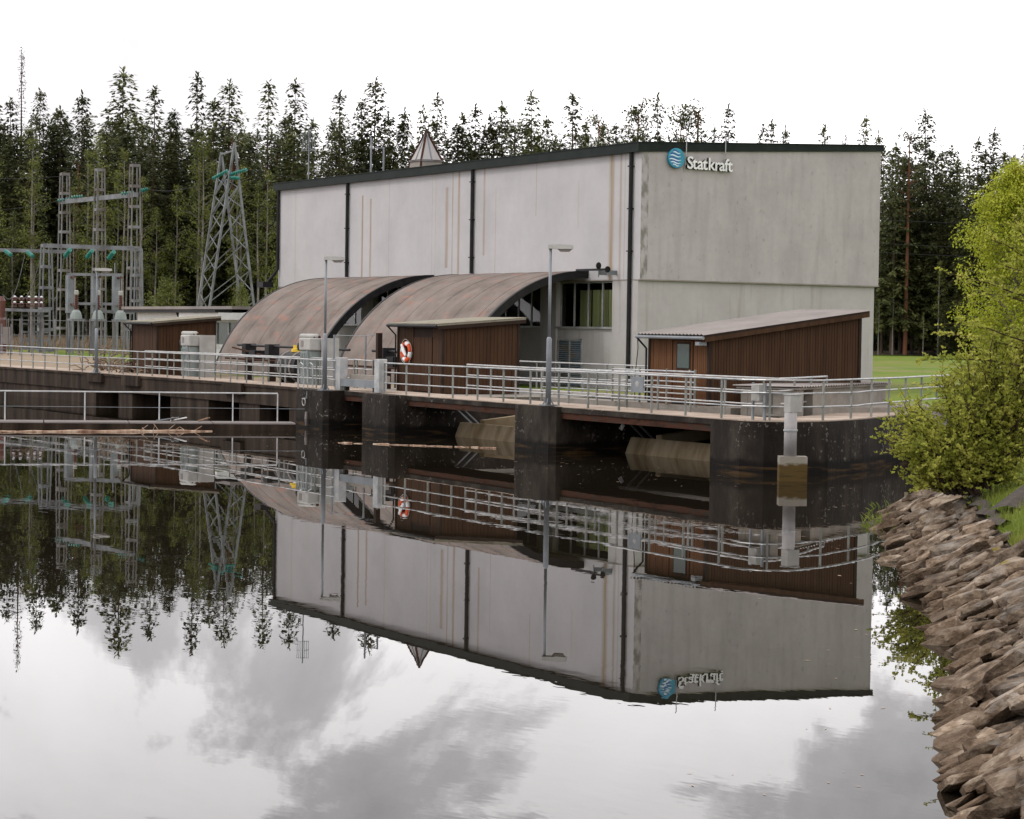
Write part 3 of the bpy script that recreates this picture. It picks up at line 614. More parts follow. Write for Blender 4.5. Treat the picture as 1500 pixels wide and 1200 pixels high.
bx('platform_slab', (-3.0, -12.6, 1.15), (7.85, -4.02, 1.36), 'conc', dam)
bx('shed_platform', (18.2, -12.9, 1.0), (24.3, -4.02, 1.58), 'conc', dam)
for k, (x0, x1, zt) in enumerate(((7.96, 15.98, .50), (18.66, 26.74, .50))):
    g_ = thing('sector_gate', ((x0+x1)/2, -12.4, 0), ['algae-brown curved gate plate in the opening below the middle shed', 'algae-brown curved gate plate in the opening right of the middle pier'][k], 'gate', 'curved dam gates')
    n = 10; pr = []
    for i in range(n+1):
        a = math.radians(25 - 36*i/n); pr.append((-8.0-5*math.cos(a), -1.62+5*math.sin(a)))
    m = n+1; vs = [(x0, y, z) for y, z in pr]+[(x1, y, z) for y, z in pr]+[(x0, y+.12, z) for y, z in pr]+[(x1, y+.12, z) for y, z in pr]
    fs = [(0, 2*m, 3*m, m)]
    for i in range(n): fs += [(i, m+i, m+i+1, i+1), (2*m+i, 2*m+i+1, 3*m+i+1, 3*m+i)]
    MB().add(vs, fs).build('plate', 'gate', g_)
    for x in (x0+1.3, x1-1.3):
        MB().beam((x, pr[0][0]+.15, pr[0][1]-.05), (x, -7.5, 1.0), .28, .34).build('arm', 'gate', g_)
    MB().beam((x0+.2, pr[0][0]+.2, pr[0][1]-.12), (x1-.2, pr[0][0]+.2, pr[0][1]-.12), .2, .2).build('stiffener', 'gate', g_)
    for x in (x0+.5, x0+1.0): MB().beam((x, -13.0, 1.0), (x-.25, -12.2, .45), .05).build('guide_bar', 'galv_dull', g_)
    if k: MB().beam((18.72, -12.95, .72), (18.72, -12.85, .88), .04, .11).build('marker_board', 'white', g_)

# ------------------------------------------------------------------ railings
POST = MB().beam((0, 0, 0), (0, 0, 1.04), .05, .05).mesh('post', 'post_steel')
def railing(label, pts, z, sp=1.76, h=1.06, group='galvanised deck railings', posts=None, offs=(1, .68, .34), r=.024):
    L = [0]
    for p, q in zip(pts, pts[1:]): L.append(L[-1]+math.hypot(q[0]-p[0], q[1]-p[1]))
    t = thing('railing', (pts[0][0], pts[0][1], z), label, 'railing', group)
    def at(s):
        for k in range(len(pts)-1):
            if s <= L[k+1] or k == len(pts)-2:
                f = (s-L[k])/(L[k+1]-L[k]); return (pts[k][0]+(pts[k+1][0]-pts[k][0])*f, pts[k][1]+(pts[k+1][1]-pts[k][1])*f, k)
    n = max(1, round(L[-1]/sp))
    for i in range(n+1):
        x, y, k = at(L[-1]*i/n); a = math.atan2(pts[k+1][1]-pts[k][1], pts[k+1][0]-pts[k][0])
        inst(POST, 'post', t, (x, y, z), a)
    for nm, f in zip(('top_rail', 'middle_rail', 'lower_rail'), offs):
        m = max(2, int(n/3)); q = []
        ks = sorted(set([L[-1]*i/m for i in range(m+1)] + L))
        for s in ks:
            x, y, _ = at(s); q.append((x, y, z+h*f + R_.uniform(-.012, .012)))
        MB().tube(q, r*1.25 if f == 1 else r, 6).build(nm, 'galv', t)
    return t
fr_ = lambda x, d=.14: (x, F(x)+d)
railing('long front railing on the left dam deck ending at the lamp post by the ladder', [fr_(-48), fr_(-12), fr_(1.5)], DZ)
railing('front railing on the right dam deck that bends round the abutment corner', [fr_(5.75), fr_(28.1), (28.7, -14.95), (29.0, -14.3), (28.8, -13.15), (27.8, -11.2), (25.5, -7.9), (20.9, -1.3)], DZ)
railing('rear railing along the left dam deck in front of the curved roofs', [(-22.5, -12.2), (-12, -12.05), (-.4, -12.35)], DZ)
railing('rear railing along the right dam deck between middle shed and abutment', [(8.8, -12.75), (18.5, -13.25), (26.6, -13.65), (26.9, -13.2), (26.0, -11.9), (23.9, -9.2)], DZ)
railing('railing on the inner platform close to the power house wall', [(-3.0, -5.9), (10.2, -5.9)], 1.43, group='inner platform railings')
railing('short railing in front of the door of the large right shed', [(18.3, -13.0), (20.0, -12.95), (22.6, -12.95)], 1.58, sp=1.4, h=.98, group='inner platform railings')
railing('second inner railing beside the open gate chamber', [(7.2, -8.8), (18.0, -8.8)], 1.36, group='inner platform railings', h=1.0)
bx('chamber_walk', (7.86, -9.2, 1.1), (18.1, -8.3, 1.36), 'conc', dam)
bx('chamber_walk', (7.86, -6.3, 1.1), (18.1, -5.5, 1.425), 'conc', dam)

# ------------------------------------------------------------------ sheds
def shed(x0, x1, y0, y1, z0, zf, zb, label, roofm, sheet=False, bm='boards', fm='boards', door=None, bw=.15):
    t = thing('shed', ((x0+x1)/2, (y0+y1)/2, z0), label, 'shed', 'brown wooden sheds on the dam')
    zat = lambda y: zf + (zb-zf)*(y-y0)/(y1-y0)
    MB().prism([(x0, y0), (x1, y0), (x1, y1), (x0, y1)], z0, [zat(y0), zat(y0), zat(y1), zat(y1)]).build('core', 'trim', t)
    rr = random.Random(int(x0*10))
    mb = MB(); y = y0
    while y < y1-.01:
        ye = min(y1, y+bw-.012); d = .022+rr.uniform(0, .008); mb.prism([(x1+.001, y), (x1+d, y), (x1+d, ye), (x1+.001, ye)], z0, [zat(y)-.02, zat(y)-.02, zat(ye)-.02, zat(ye)-.02]); y += bw
    mb.build('side_cladding', bm, t, kind='stuff')
    mb = MB(); x = x0
    while x < x1-.01:
        xe = min(x1, x+bw-.012); d = .022+rr.uniform(0, .008)
        if not (door and x > door[0]-.08 and xe < door[1]+.08): mb.box((x, y0-d, z0), (xe, y0-.001, zf-.02))
        x += bw
    mb.build('front_cladding', fm, t, kind='stuff')
    if door:
        d0, d1, wz = door
        dr = bx('door', (d0, y0-.02, z0+.05), (d1, y0-.001, min(zf-.1, z0+2.0)), fm, t)
        mb = MB()
        k = 5
        for i in range(k):
            a_ = d0+(d1-d0)*i/k; mb.box((a_+.006, y0-.034, z0+.06), (a_+(d1-d0)/k-.006, y0-.0205, min(zf-.12, z0+1.98)))
        mb.build('door_boards', fm, dr, kind='stuff')
        if wz:
            bx('window_frame', (d0+.2, y0-.05, z0+1.02), (d1-.1, y0-.036, z0+1.82), 'trim', dr); bx('pane', (d0+.25, y0-.056, z0+1.07), (d1-.15, y0-.052, z0+1.77), MT['darkpane'], dr)
        bx('door_handle', (d1-.12, y0-.08, z0+.98), (d1-.05, y0-.036, z0+1.02), 'galv', dr)
    for cx, cy in ((x0, y0), (x1, y0), (x1, y1)): MB().box((cx-.05, cy-.05, z0), (cx+.05, cy+.05, zat(cy)-.03)).build('corner_board', 'trim', t)
    ov, of = .22, .32
    ya, yb = y0-of, y1+.2; za, zb_ = zat(ya)+.03, zat(yb)+.03
    rf = MB().prism([(x0-ov, ya), (x1+ov, ya), (x1+ov, yb), (x0-ov, yb)], [za, za, zb_, zb_], [za+.06, za+.06, zb_+.06, zb_+.06]).build('roof', roofm if not sheet else 'trim', t)
    if sheet:
        mb = MB(); n = int((x1-x0+2*ov+.1)/.045); vs = []
        for i in range(n+1):
            x = x0-ov-.05+i*.045; b_ = .02*math.sin(i*math.pi/2); vs += [(x, ya-.08, za+.085+b_), (x, yb+.05, zb_+.085+b_)]
        mb.add(vs, [(2*i, 2*i+2, 2*i+3, 2*i+1) for i in range(n)]).build('corrugated_sheet', 'sheet', rf, kind='stuff')
    else:
        mb = MB().prism([(x0-ov-.02, ya-.02), (x1+ov+.02, ya-.02), (x1+ov+.02, yb+.02), (x0-ov-.02, yb+.02)], [za+.062]*2+[zb_+.062]*2, [za+.085]*2+[zb_+.085]*2); mb.build('roof_covering', roofm, rf)
    MB().prism([(x1+ov-.03, ya), (x1+ov+.006, ya), (x1+ov+.006, yb), (x1+ov-.03, yb)], [za-.13]*2+[zb_-.13]*2, [za-.002]*2+[zb_-.002]*2).build('barge_board', 'trim' if not sheet else 'boards', t)
    MB().tube([(x0-ov, ya-.06, za+.0), (x1+ov, ya-.06, za-.015)], .05, 8).build('gutter', 'black' if not sheet else 'galv_dull', t)
    MB().tube([(x0-ov+.05, ya-.06, za-.03), (x0-.09, y0-.09, za-.35), (x0-.09, y0-.09, z0+.1)], .032, 6).build('downpipe', 'black', t)
    return t
dpn = bpy.data.materials.new('dark_green_pane'); dpn.use_nodes = True; b = dpn.node_tree.nodes['Principled BSDF']; b.inputs['Base Color'].default_value = (.035, .06, .05, 1); b.inputs['Roughness'].default_value = .25
MT['darkpane'] = dpn
sL = shed(-25.4, -22.3, -11.7, -8.85, 1.38, 3.74, 4.0, 'brown wooden shed farthest left beside the substation', 'sheet2', fm='boards')
bx('side_window', (-22.27, -10.6, 2.1), (-22.24, -9.6, 2.8), 'darkpane', sL)
sM = shed(1.72, 5.1, -11.7, -8.6, 1.38, 3.78, 4.02, 'brown wooden shed with a lifebuoy on its front wall', 'sheet2', door=(2.95, 4.35, 0))
sR = shed(19.75, 22.8, -12.6, -7.15, 1.58, 3.56, 4.30, 'large brown wooden shed with corrugated roof nearest the camera', 'sheet', sheet=True, fm='boards2', door=(21.0, 22.0, 1), bw=.10)
MB().tube([(19.5, -12.9, 3.5), (19.45, -12.85, 3.2), (18.9, -12.6, 2.2), (18.8, -12.5, 1.6)], .014, 5).build('chain', 'black', sR)
bx('wall_lamp', (22.62, -12.98, 3.32), (22.82, -12.72, 3.42), 'galv_dull', sR)

# lifebuoy
lb = thing('lifebuoy', (2.5, -11.78, 2.85), 'red and white lifebuoy hanging on the brown shed wall', 'lifebuoy')
c = Vector((2.52, -11.80, 2.83)); Rm, rm = .30, .085
for k in range(4):
    a0 = math.pi/4*1.0+k*math.pi/2
    for part, (f0, f1, m) in enumerate(((-.5, .1, 'red'), (.1, .5, 'white'))):
        pts = [c+Vector((math.cos(a0+(f0+(f1-f0)*i/6)*math.pi/2)*Rm, 0, math.sin(a0+(f0+(f1-f0)*i/6)*math.pi/2)*Rm)) for i in range(7)]
        MB().tube(pts, rm, 10).build('ring_segment', m, lb, smooth=True)
MB().tube([c+Vector((math.cos(a)*.43*(1+.05*math.sin(4*a)), -.02, math.sin(a)*.45*(1+.05*math.sin(4*a)))) for a in [i*math.pi/12 for i in range(25)]], .012, 5).build('grab_rope', 'rope', lb)
MB().tube([c+Vector((-.22, -.09, .26)), c+Vector((-.02, -.1, .02)), c+Vector((.12, -.1, -.14))], [.05, .07, .045], 8).build('rope_bag', 'white', lb)

# ------------------------------------------------------------------ street lamps
def lamp(x, y, z, label):
    t = thing('street_lamp', (x, y, z), label, 'street lamp', 'lamp posts along the dam deck'); H = 4.72
    MB().prism([(x-.2, y-.2), (x+.2, y-.2), (x+.2, y+.2), (x-.2, y+.2)], z, z+.03).build('base_plate', 'galv_dull', t)
    MB().tube([(x, y, z+.03), (x, y, z+2.0), (x, y, z+2.06)], [.085, .08, .05], 12).build('lower_pole', 'galv_dull', t, smooth=True)
    MB().tube([(x, y, z+2.06), (x, y, z+H)], .045, 10).build('upper_pole', 'galv_dull', t, smooth=True)
    for a in range(4): MB().beam((x+.16*math.cos(a*1.57+.78), y+.16*math.sin(a*1.57+.78), z+.03), (x+.05*math.cos(a*1.57+.78), y+.05*math.sin(a*1.57+.78), z+.22), .02, .05).build('gusset', 'galv_dull', t)
    d = RH; p = Vector((x, y, z+H)); q = Vector((-d.y, d.x, 0))
    vs = []
    for s, wd, zb, zt in ((-.08, .10, -.04, .09), (.0, .12, -.05, .11), (.3, .14, -.07, .12), (.62, .13, -.05, .10), (.68, .11, -.03, .08)):
        b0 = p+d*s; vs += [b0+q*wd+Vector((0, 0, zb*.3)), b0-q*wd+Vector((0, 0, zb*.3)), b0-q*wd*.8+Vector((0, 0, zt)), b0+q*wd*.8+Vector((0, 0, zt))]
    fs = [(0, 1, 2, 3), (19, 18, 17, 16)]
    for i in range(4):
        for j in range(4): fs.append((i*4+j, (i+1)*4+j, (i+1)*4+(j+1) % 4, i*4+(j+1) % 4))
    MB().add(vs, fs).build('head', 'machine', t)
    vs = []
    for s, wd, zb in ((.22, .09, -.03), (.3, .11, -.10), (.56, .11, -.10), (.64, .08, -.03)):
        b0 = p+d*s; vs += [b0+q*wd+Vector((0, 0, -.012)), b0-q*wd+Vector((0, 0, -.012)), b0-q*wd*.7+Vector((0, 0, zb)), b0+q*wd*.7+Vector((0, 0, zb))]
    fs = [(0, 1, 2, 3), (15, 14, 13, 12)]
    for i in range(3):
        for j in range(4): fs.append((i*4+j, (i+1)*4+j, (i+1)*4+(j+1) % 4, i*4+(j+1) % 4))
    MB().add(vs, fs).build('diffuser', 'sheet', t)
lamp(1.85, F(1.85)-.45, 1.40, 'lamp post on the pier beside the ladder in front of the far curved roof')
lamp(17.9, F(17.9)-.05, 1.43, 'lamp post on the pier right of the middle shed')
lamp(-24.4, F(-24.4)-.05, 1.42, 'lamp post farthest left on the dam in front of the substation')

# ------------------------------------------------------------------ hoists, shaft, drum, platform
def hoist(x, label):
    y = -11.6 if x < -10 else -11.9; z = 1.4
    t = thing('gate_hoist', (x, y, z), label, 'machine', 'grey gate hoists')
    bevel(bx('body', (x-.6, y-.4, z), (x+.3, y+.4, z+1.35), 'machine2', t), .03)
    bevel(bx('gearbox', (x-.65, y-.45, z+1.36), (x+.4, y+.45, z+1.85), 'machine', t), .05)
    MB().lathe((x-.8, y-.3, z+1.92), [(.07, 0), (.10, .05), (.10, .8), (.06, .9)], 14, (1, .5, 0)).build('motor', 'machine', t, smooth=True)
    bevel(bx('side_panel', (x+.45, y-.0, z), (x+.52, y+.75, z+1.85), 'machine', t), .01)
    bx('name_plate', (x-.45, y-.462, z+1.5), (x-.2, y-.451, z+1.75), 'sheet', t)
    MB().lathe((x-.95, y-.35, z+1.5), [(.05, 0), (.16, .04), (.16, .12), (.05, .16)], 12, (0, 1, 0)).build('hand_wheel', 'black', t)
    MB().tube([(x+.2, y-.46, z+1.4), (x+.3, y-.5, z+.8), (x+.3, y-.5, z)], .04, 6).build('pipe', 'galv_dull', t)
    mb = MB()
    for i in range(6): mb.box((x-.56+i*.15, y-.43, z+.1), (x-.49+i*.15, y-.401, z+1.25))
    mb.build('cooling_ribs', 'machine2', t, kind='stuff')
    for xx in (x-.1, x+.3): MB().lathe((xx, y, z+1.85), [(.06, 0), (.06, .06), (.02, .1)], 8).build('lifting_eye', 'rust_edge', t)
hoist(-18.0, 'grey gate hoist machine beside the far left shed')
hoist(-4.95, 'grey gate hoist machine behind the lamp post with the ladder')
sh = thing('drive_shaft', (-9, -10.6, 1.4), 'long dark drive shaft on black bearing blocks in front of the curved roofs', 'shaft')
MB().tube([(-15.6, -10.6, 2.86), (-4.6, -10.6, 2.80)], .05, 8).build('shaft', 'black', sh); MB().tube([(-2.6, -10.6, 2.8), (1.6, -10.6, 2.77)], .05, 8).build('shaft', 'black', sh)
for x in (-14.4, -12.0, -9.0, -7.2, -1.4, 1.2):
    MB().box((x-.2, -10.85, 2.45), (x+.2, -10.35, 2.93)).build('bearing', 'black', sh); MB().box((x-.1, -10.75, 1.36), (x+.1, -10.45, 2.35)).build('bearing_leg', 'trim', sh)
for x, z in ((-13.2, 2.45), (-.4, 2.4)): bx('gear_box', (x-.3, -11.0, z-.25), (x+.3, -10.5, z+.2), 'black', sh)
MB().beam((-15.5, -10.9, 2.75), (-10.4, -10.9, 2.3), .06).build('brace', 'rust_edge', sh)
MB().tube([(-16, -11.0, 2.28), (2.0, -11.0, 2.16)], .045, 6).build('pipe', 'rust_edge', sh)
dr = thing('cable_drum', (-8.3, -10.9, 1.4), 'black cable drum with two pale bands and a yellow cap', 'drum')
MB().lathe((-9.1, -11.2, 2.05), [(.4, 0), (.62, .02), (.62, 1.9), (.4, 1.92)], 24, (1, 0, 0)).build('barrel', 'black', dr, smooth=False)
for x in (-8.75, -7.65): MB().lathe((x, -11.2, 2.05), [(.625, 0), (.66, .01), (.66, .08), (.625, .09)], 24, (1, 0, 0)).build('band', 'sheet', dr)
MB().lathe((-8.3, -11.2, 2.66), [(.20, 0), (.19, .12), (.12, .14), (.11, .28)], 12).build('cap', 'yellow', dr)
for x in (-9.2, -7.1): bx('drum_stand', (x, -11.5, 1.36), (x+.12, -10.9, 2.1), 'trim', dr)
# slot platform between two piers
pf = thing('slot_platform', (3.9, -14.4, 1.4), 'grey steel platform with box posts across the slot left of the lifebuoy shed', 'platform')
y_ = F(3.5)+.05
for x in (2.35, 5.45): bevel(bx('box_post', (x-.18, y_-.16, 1.42), (x+.18, y_+.16, 2.60), 'galv', pf), .015)
bx('front_beam', (2.54, y_-.12, 1.58), (5.26, y_+.02, 1.84), 'galv_dull', pf); bx('timber', (2.6, y_+.2, 1.78), (5.2, y_+.5, 2.0), 'conc', pf)
for x in (2.75, 5.0): bx('foot', (x-.06, y_-.05, 1.42), (x+.06, y_+.1, 1.58), 'black', pf)
for x, yy, h in ((-2.3, -12.4, 3.4), (.39, -12.4, 3.4)): MB().tube([(x, yy, 1.4), (x, yy, h)], .04, 6).build('chain_post', 'galv_dull', pf)
bx('dark_post', (1.42, -12.5, 1.36), (1.6, -12.32, 3.5), 'trim', pf)
MB().tube([(-2.3, -12.4, 3.38), (.39, -12.4, 3.38), (1.5, -12.4, 3.45)], .012, 4).build('guard_wire', 'galv_dull', pf)
railing('short railing behind the slot platform', [(-.6, F(-.6)+1.85), (1.1, F(1.1)+1.85)], DZ, sp=1.6)
# ladder
ld = thing('ladder', (-.35, -14.8, 0), 'narrow white steel ladder on the pier above the floating walkway', 'ladder')
lx, ly = -.36, F(-.3)-.55
for dx in (0, .38):
    MB().tube([(lx, ly+dx, -.1), (lx, ly+dx, 2.1), (lx+.05, ly+dx, 2.3), (lx+.2, ly+dx, 2.36), (lx+.4, ly+dx, 2.30), (lx+.45, ly+dx, 1.42)], .025, 6).build('stringer', 'galv', ld)
for i in range(6): MB().tube([(lx, ly, .2+i*.28), (lx, ly+.38, .2+i*.28)], .016, 5).build('rung', 'galv_dull', ld)
# valve fitting with hose on the pier face
vf = thing('hose_fitting', (1.0, F(1)-.8, .7), 'small wall valve with a loop of hose and rag on the pier face', 'fitting')
p = Vector((.9, F(.9)-.84, .95)); MB().tube([p+Vector((.13*math.cos(a), -.02, .13*math.sin(a))) for a in [i*math.pi/8 for i in range(17)]], .02, 5).build('hose_loop', 'rope', vf)
MB().tube([p+Vector((-.2, 0, .12)), p+Vector((.2, 0, .15)), p+Vector((.2, 0, .4))], .02, 6).build('pipe', 'galv_dull', vf)
MB().tube([p+Vector((.18, 0, -.35)), p+Vector((.2, -.02, -.6)), p+Vector((.15, 0, -.85))], [.05, .06, .03], 7).build('rag', 'sheet', vf)

# right deck furniture
sp_ = thing('sign_plate', (22.9, F(22.9)+.1, 1.42), 'plain grey square plate fixed to the front railing', 'plate')
bx('plate', (22.62, F(22.9)+.03, 1.98), (23.22, F(22.9)+.06, 2.42), 'galv_dull', sp_)
MB().lathe((22.92, F(22.9)+.028, 2.22), [(.09, 0), (.02, .006)], 12, (0, -1, 0)).build('pale_mark', 'machine', sp_)
cbx = thing('control_box', (28.3, -14.9, 1.42), 'grey electrical control box on steel legs at the abutment corner', 'control box')
bevel(bx('cabinet', (28.15, -15.02, 1.92), (28.5, -14.85, 2.36), 'machine', cbx), .015)
for x in (28.08, 28.6): bx('leg', (x, -14.95, 1.42), (x+.06, -14.89, 2.4), 'galv_dull', cbx)
bx('rear_cabinet', (28.45, -14.75, 1.6), (28.75, -14.5, 2.2), 'conc', cbx)
pp = thing('gauge_well', (30.75, -15.6, 0), 'grey gauge pipe with a box head on a stained concrete block in the water', 'gauge')
a = Vector((30.75, -15.6)); bp4 = [Vector((a.x, a.y))+Vector((RH.x, RH.y))*u_+Vector((FLAT.x, FLAT.y))*v_ for u_, v_ in ((-.35, -.22), (.35, -.22), (.35, .22), (-.35, .22))]
MB().prism([tuple(q_) for q_ in bp4], -1, .62).build('block', 'block', pp)
MB().tube([(a.x, a.y-.08, .62), (a.x, a.y-.08, 1.72)], .16, 20).build('pipe', 'pipe', pp, smooth=True)
MB().lathe((a.x, a.y-.08, 1.24), [(.16, 0), (.18, .01), (.18, .05), (.16, .06)], 20).build('clamp', 'galv', pp)
bevel(bx('box_head', (a.x-.14, a.y-.2, 1.72), (a.x+.14, a.y+.17, 2.15), 'machine', pp), .015)
bx('lid', (a.x-.155, a.y-.215, 2.152), (a.x+.155, a.y+.185, 2.175), 'machine', pp)
# low concrete bunker with corrugated roof by the abutment
bk = thing('low_bunker', (25.2, -9.2, 1.4), 'low concrete store with corrugated roof and dark opening right of the large shed', 'store')
D0 = Vector((26.35, -11.95)); D1 = Vector((21.6, -4.9)); dd = (D1-D0).normalized(); nn = Vector((-dd.y, dd.x))
if nn.x > 0: nn = -nn
def quad(s0, s1, w0, w1): return [tuple(D0+dd*s0+nn*w0), tuple(D0+dd*s1+nn*w0), tuple(D0+dd*s1+nn*w1), tuple(D0+dd*s0+nn*w1)]
for s0, s1 in ((0, .55), (1.35, 8.5)): MB().prism(quad(s0, s1, .15, .4), 1.40, 2.15).build('front_wall', 'conc', bk)
MB().prism(quad(0, 8.5, 1.6, 1.8), 1.40, 2.15).build('back_wall', 'conc', bk); MB().prism(quad(.0, .2, .41, 1.59), 1.40, 2.15).build('end_wall', 'conc', bk)
MB().prism(quad(-.1, 8.6, .05, 1.9), 2.152, 2.2).build('roof', 'conc', bk)
mb = MB(); vs = []
for i in range(151):
    s = -.15+8.8*i/150; b_ = .025*math.sin(i*math.pi/2)
    for wv in (-.02, 2.0): q = D0+dd*s+nn*wv; vs.append((q.x, q.y, 2.235+b_))
mb.add(vs, [(2*i, 2*i+2, 2*i+3, 2*i+1) for i in range(150)]).build('corrugated_sheet', 'sheet', bk, kind='stuff')

# ------------------------------------------------------------------ floating walkway, logs
wk = thing('floating_walkway', (1, -20, 0), 'low floating walkway with thin white railing left of the ladder pier', 'walkway')
W0 = Vector((2.75, -16.3)); W1 = Vector((-4.6, -38.5)); wd_ = (W1-W0).normalized(); wn_ = Vector((wd_.y, -wd_.x))
if wn_.x > 0: wn_ = -wn_
L = (W1-W0).length; nseg = 8
for k in range(nseg):
    s0, s1 = L*k/nseg+.02, L*(k+1)/nseg-.02
    for j in range(4):
        q = [W0+wd_*s0+wn_*(j*.3+.01), W0+wd_*s1+wn_*(j*.3+.01), W0+wd_*s1+wn_*(j*.3+.28), W0+wd_*s0+wn_*(j*.3+.28)]
        MB().prism([tuple(x) for x in q], .215, .262+.01*(j % 2)).build('plank', 'sheet', wk)
MB().prism([tuple(W0+wn_*.0), tuple(W1+wn_*.0), tuple(W1+wn_*.12), tuple(W0+wn_*.12)], -.15, .212).build('float_beam', 'dam_left', wk)
MB().prism([tuple(W0+wn_*1.0), tuple(W1+wn_*1.0), tuple(W1+wn_*1.14), tuple(W0+wn_*1.14)], -.15, .212).build('float_beam', 'dam_left', wk)
pos = [.55, 2.15, 4.75, 7.35, 10.1, 12.8, 15.5, 18.2, 21]
for s in pos:
    q = W0+wd_*s+wn_*1.05; MB().tube([(q.x, q.y, .26), (q.x, q.y, 1.27)], .026, 6).build('post', 'pale_rail', wk)
q0 = W0+wd_*.55+wn_*1.05; q1 = W0+wd_*21+wn_*1.05
MB().tube([(q0.x, q0.y, 1.28), ((q0.x+q1.x)/2, (q0.y+q1.y)/2, 1.29), (q1.x, q1.y, 1.28)], .03, 6).build('top_rail', 'pale_rail', wk)
MB().tube([(q0.x+.8, q0.y+.7, .75), (q1.x, q1.y, .78)], .008, 4).build('wire_rail', 'galv_dull', wk)
for k, (s, a_) in enumerate(((4.1, .5), (4.3, -.3), (4.5, .9), (3.2, .2))):
    q = W0+wd_*s+wn_*.7; MB().beam((q.x-.3, q.y-.3*a_, .29), (q.x+.3, q.y+.35*a_, .42), .09, .04).build('loose_board', ['white', 'sheet', 'galv_dull', 'log'][k], wk)
lg = thing('floating_log', (2.2, -23, 0), 'long pale forked log floating in front of the walkway', 'log')
a = Vector((1.75, -26.2, .0)); b_ = Vector((2.75, -19.5, .0)); pts = [a.lerp(b_, i/12)+Vector((.05*math.sin(i*1.3), 0, .0+.015*math.sin(i*2.1))) for i in range(13)]
MB().tube(pts, [.035]+[.045+.022*math.sin(i/12*3) for i in range(1, 12)]+[.03], 8).build('trunk', 'log', lg)
for dy, dx in ((-.55, -.35), (-.6, .25)): MB().tube([a, a+Vector((dx, dy, .02))], [.05, .03], 6).build('fork', 'log', lg)
for k in range(9):
    q = a.lerp(b_, .62+.035*k); MB().tube([q, q+Vector((R_.uniform(-.3, .3), R_.uniform(-.3, .3), R_.uniform(.1, .3)))], .012, 4).build('twig', 'log', lg)
bo = thing('driftwood_line', (13.3, -16.5, 0), 'broken line of floating driftwood in front of the left gate', 'driftwood')
cur = Vector((10.9, -18.7, 0)); end = Vector((15.3, -15.2, 0)); n = 18
for k in range(n):
    f = k/n; 
    if k in (3,): continue
    p0 = cur.lerp(end, f)+Vector((R_.uniform(-.08, .08), R_.uniform(-.08, .08), .0)); p1 = cur.lerp(end, f+.9/n)+Vector((R_.uniform(-.08, .08), R_.uniform(-.08, .08), .01))
    MB().tube([p0, p1], R_.uniform(.015, .042), 6).build('driftwood_piece', 'log', bo)

# ------------------------------------------------------------------ low white building behind the far shed
lw = thing('low_building', (-45, 0, 1.3), 'low white flat-roofed annex behind the far left shed', 'building')
bx('wall', (-50.6, -1.8, 1.3), (-34.9, 5.5, 4.4), 'white', lw)
bx('roof', (-51.4, -2.5, 4.56), (-35.1, 6, 4.72), 'sheet', lw); bx('roof_edge', (-51.3, -2.4, 4.38), (-40.6, 5.9, 4.555), 'black', lw)
bx('canopy_fascia', (-40.5, -3.3, 4.0), (-35.0, -1.82, 4.37), 'white', lw); bx('canopy_roof', (-40.8, -3.5, 4.375), (-35.0, -2.52, 4.5), 'black', lw)
bx('window', (-41.5, -1.84, 2.7), (-35.2, -1.805, 3.85), 'darkpane', lw)
for x in (-40.2, -38.6, -37.0): bx('mullion', (x, -1.9, 2.7), (x+.09, -1.842, 3.85), 'galv', lw)
bx('parapet', (-41.2, -3.4, 2.45), (-35.0, -3.2, 2.68), 'white', lw)
for x in (-40.3, -36.6): MB().beam((x, -3.3, 1.3), (x, -3.3, 2.45), .3, .2).build('bracket', 'white', lw)
MB().tube([(-43.5, -2.2, 4.4), (-43.5, -2.0, 4.0), (-43.8, -1.9, 3.5)], .08, 6).build('downpipe', 'fascia', lw)

# ------------------------------------------------------------------ substation
def ladder_mast(x, y, z0, z1, w0, w1, label, group, m='lattice', name='steel_mast'):
    t = thing(name, (x, y, z0), label, 'mast', group)
    hw = lambda z: (w0+(w1-w0)*(z-z0)/(z1-z0))/2
    for sx in (-1, 1):
        for sy in (-1, 1):
            MB().beam((x+sx*hw(z0), y+sy*hw(z0), z0-.2), (x+sx*hw(z1), y+sy*hw(z1), z1), .085, .085).build('leg', m, t)
    n = max(3, int((z1-z0)/1.5))
    for i in range(n+1):
        z = z0+.3+(z1-z0-.4)*i/n; h = hw(z)
        for sy in (-1, 1): MB().box((x-h, y+sy*h-.03, z-.11), (x+h, y+sy*h+.03, z+.11)).build('batten', m, t)
        for sx in (-1, 1): MB().box((x+sx*h-.03, y-h+.04, z-.10), (x+sx*h+.03, y+h-.04, z+.10)).build('batten', m, t)
    return t
def insulator(p0, p1, parent, n=7, r=.14, m='insul'):
    p0 = Vector(p0); p1 = Vector(p1); d = p1-p0; L = d.length; mb = MB(); k = max(4, round(L/.2)); mb.tube([p0, p1], .03, 5)
    for i in range(k):
        mb.lathe(p0+d*((i+.25)/k), [(.025, 0), (r, L/k*.10), (r*.9, L/k*.38), (.025, L/k*.48)], 10, d)
    return mb.build('insulator_string', m, parent)
MX = ((-96.65, 9.75), (-90.0, 10.2), (-83.46, 10.5))
masts = []
for (x, y), l in zip(MX, ('tall lattice mast farthest left of the three above the substation', 'tall lattice mast in the middle of the three above the substation', 'tall lattice mast nearest the annex of the three above the substation')):
    masts.append(ladder_mast(x, y, 1.5, 15.45, .95, .55, l, 'tall substation masts', 'lattice_rust'))
MB().beam((-97.1, 9.7, 13.2), (-83.0, 10.5, 13.2), .25, .35).build('cross_beam', 'lattice', masts[1])
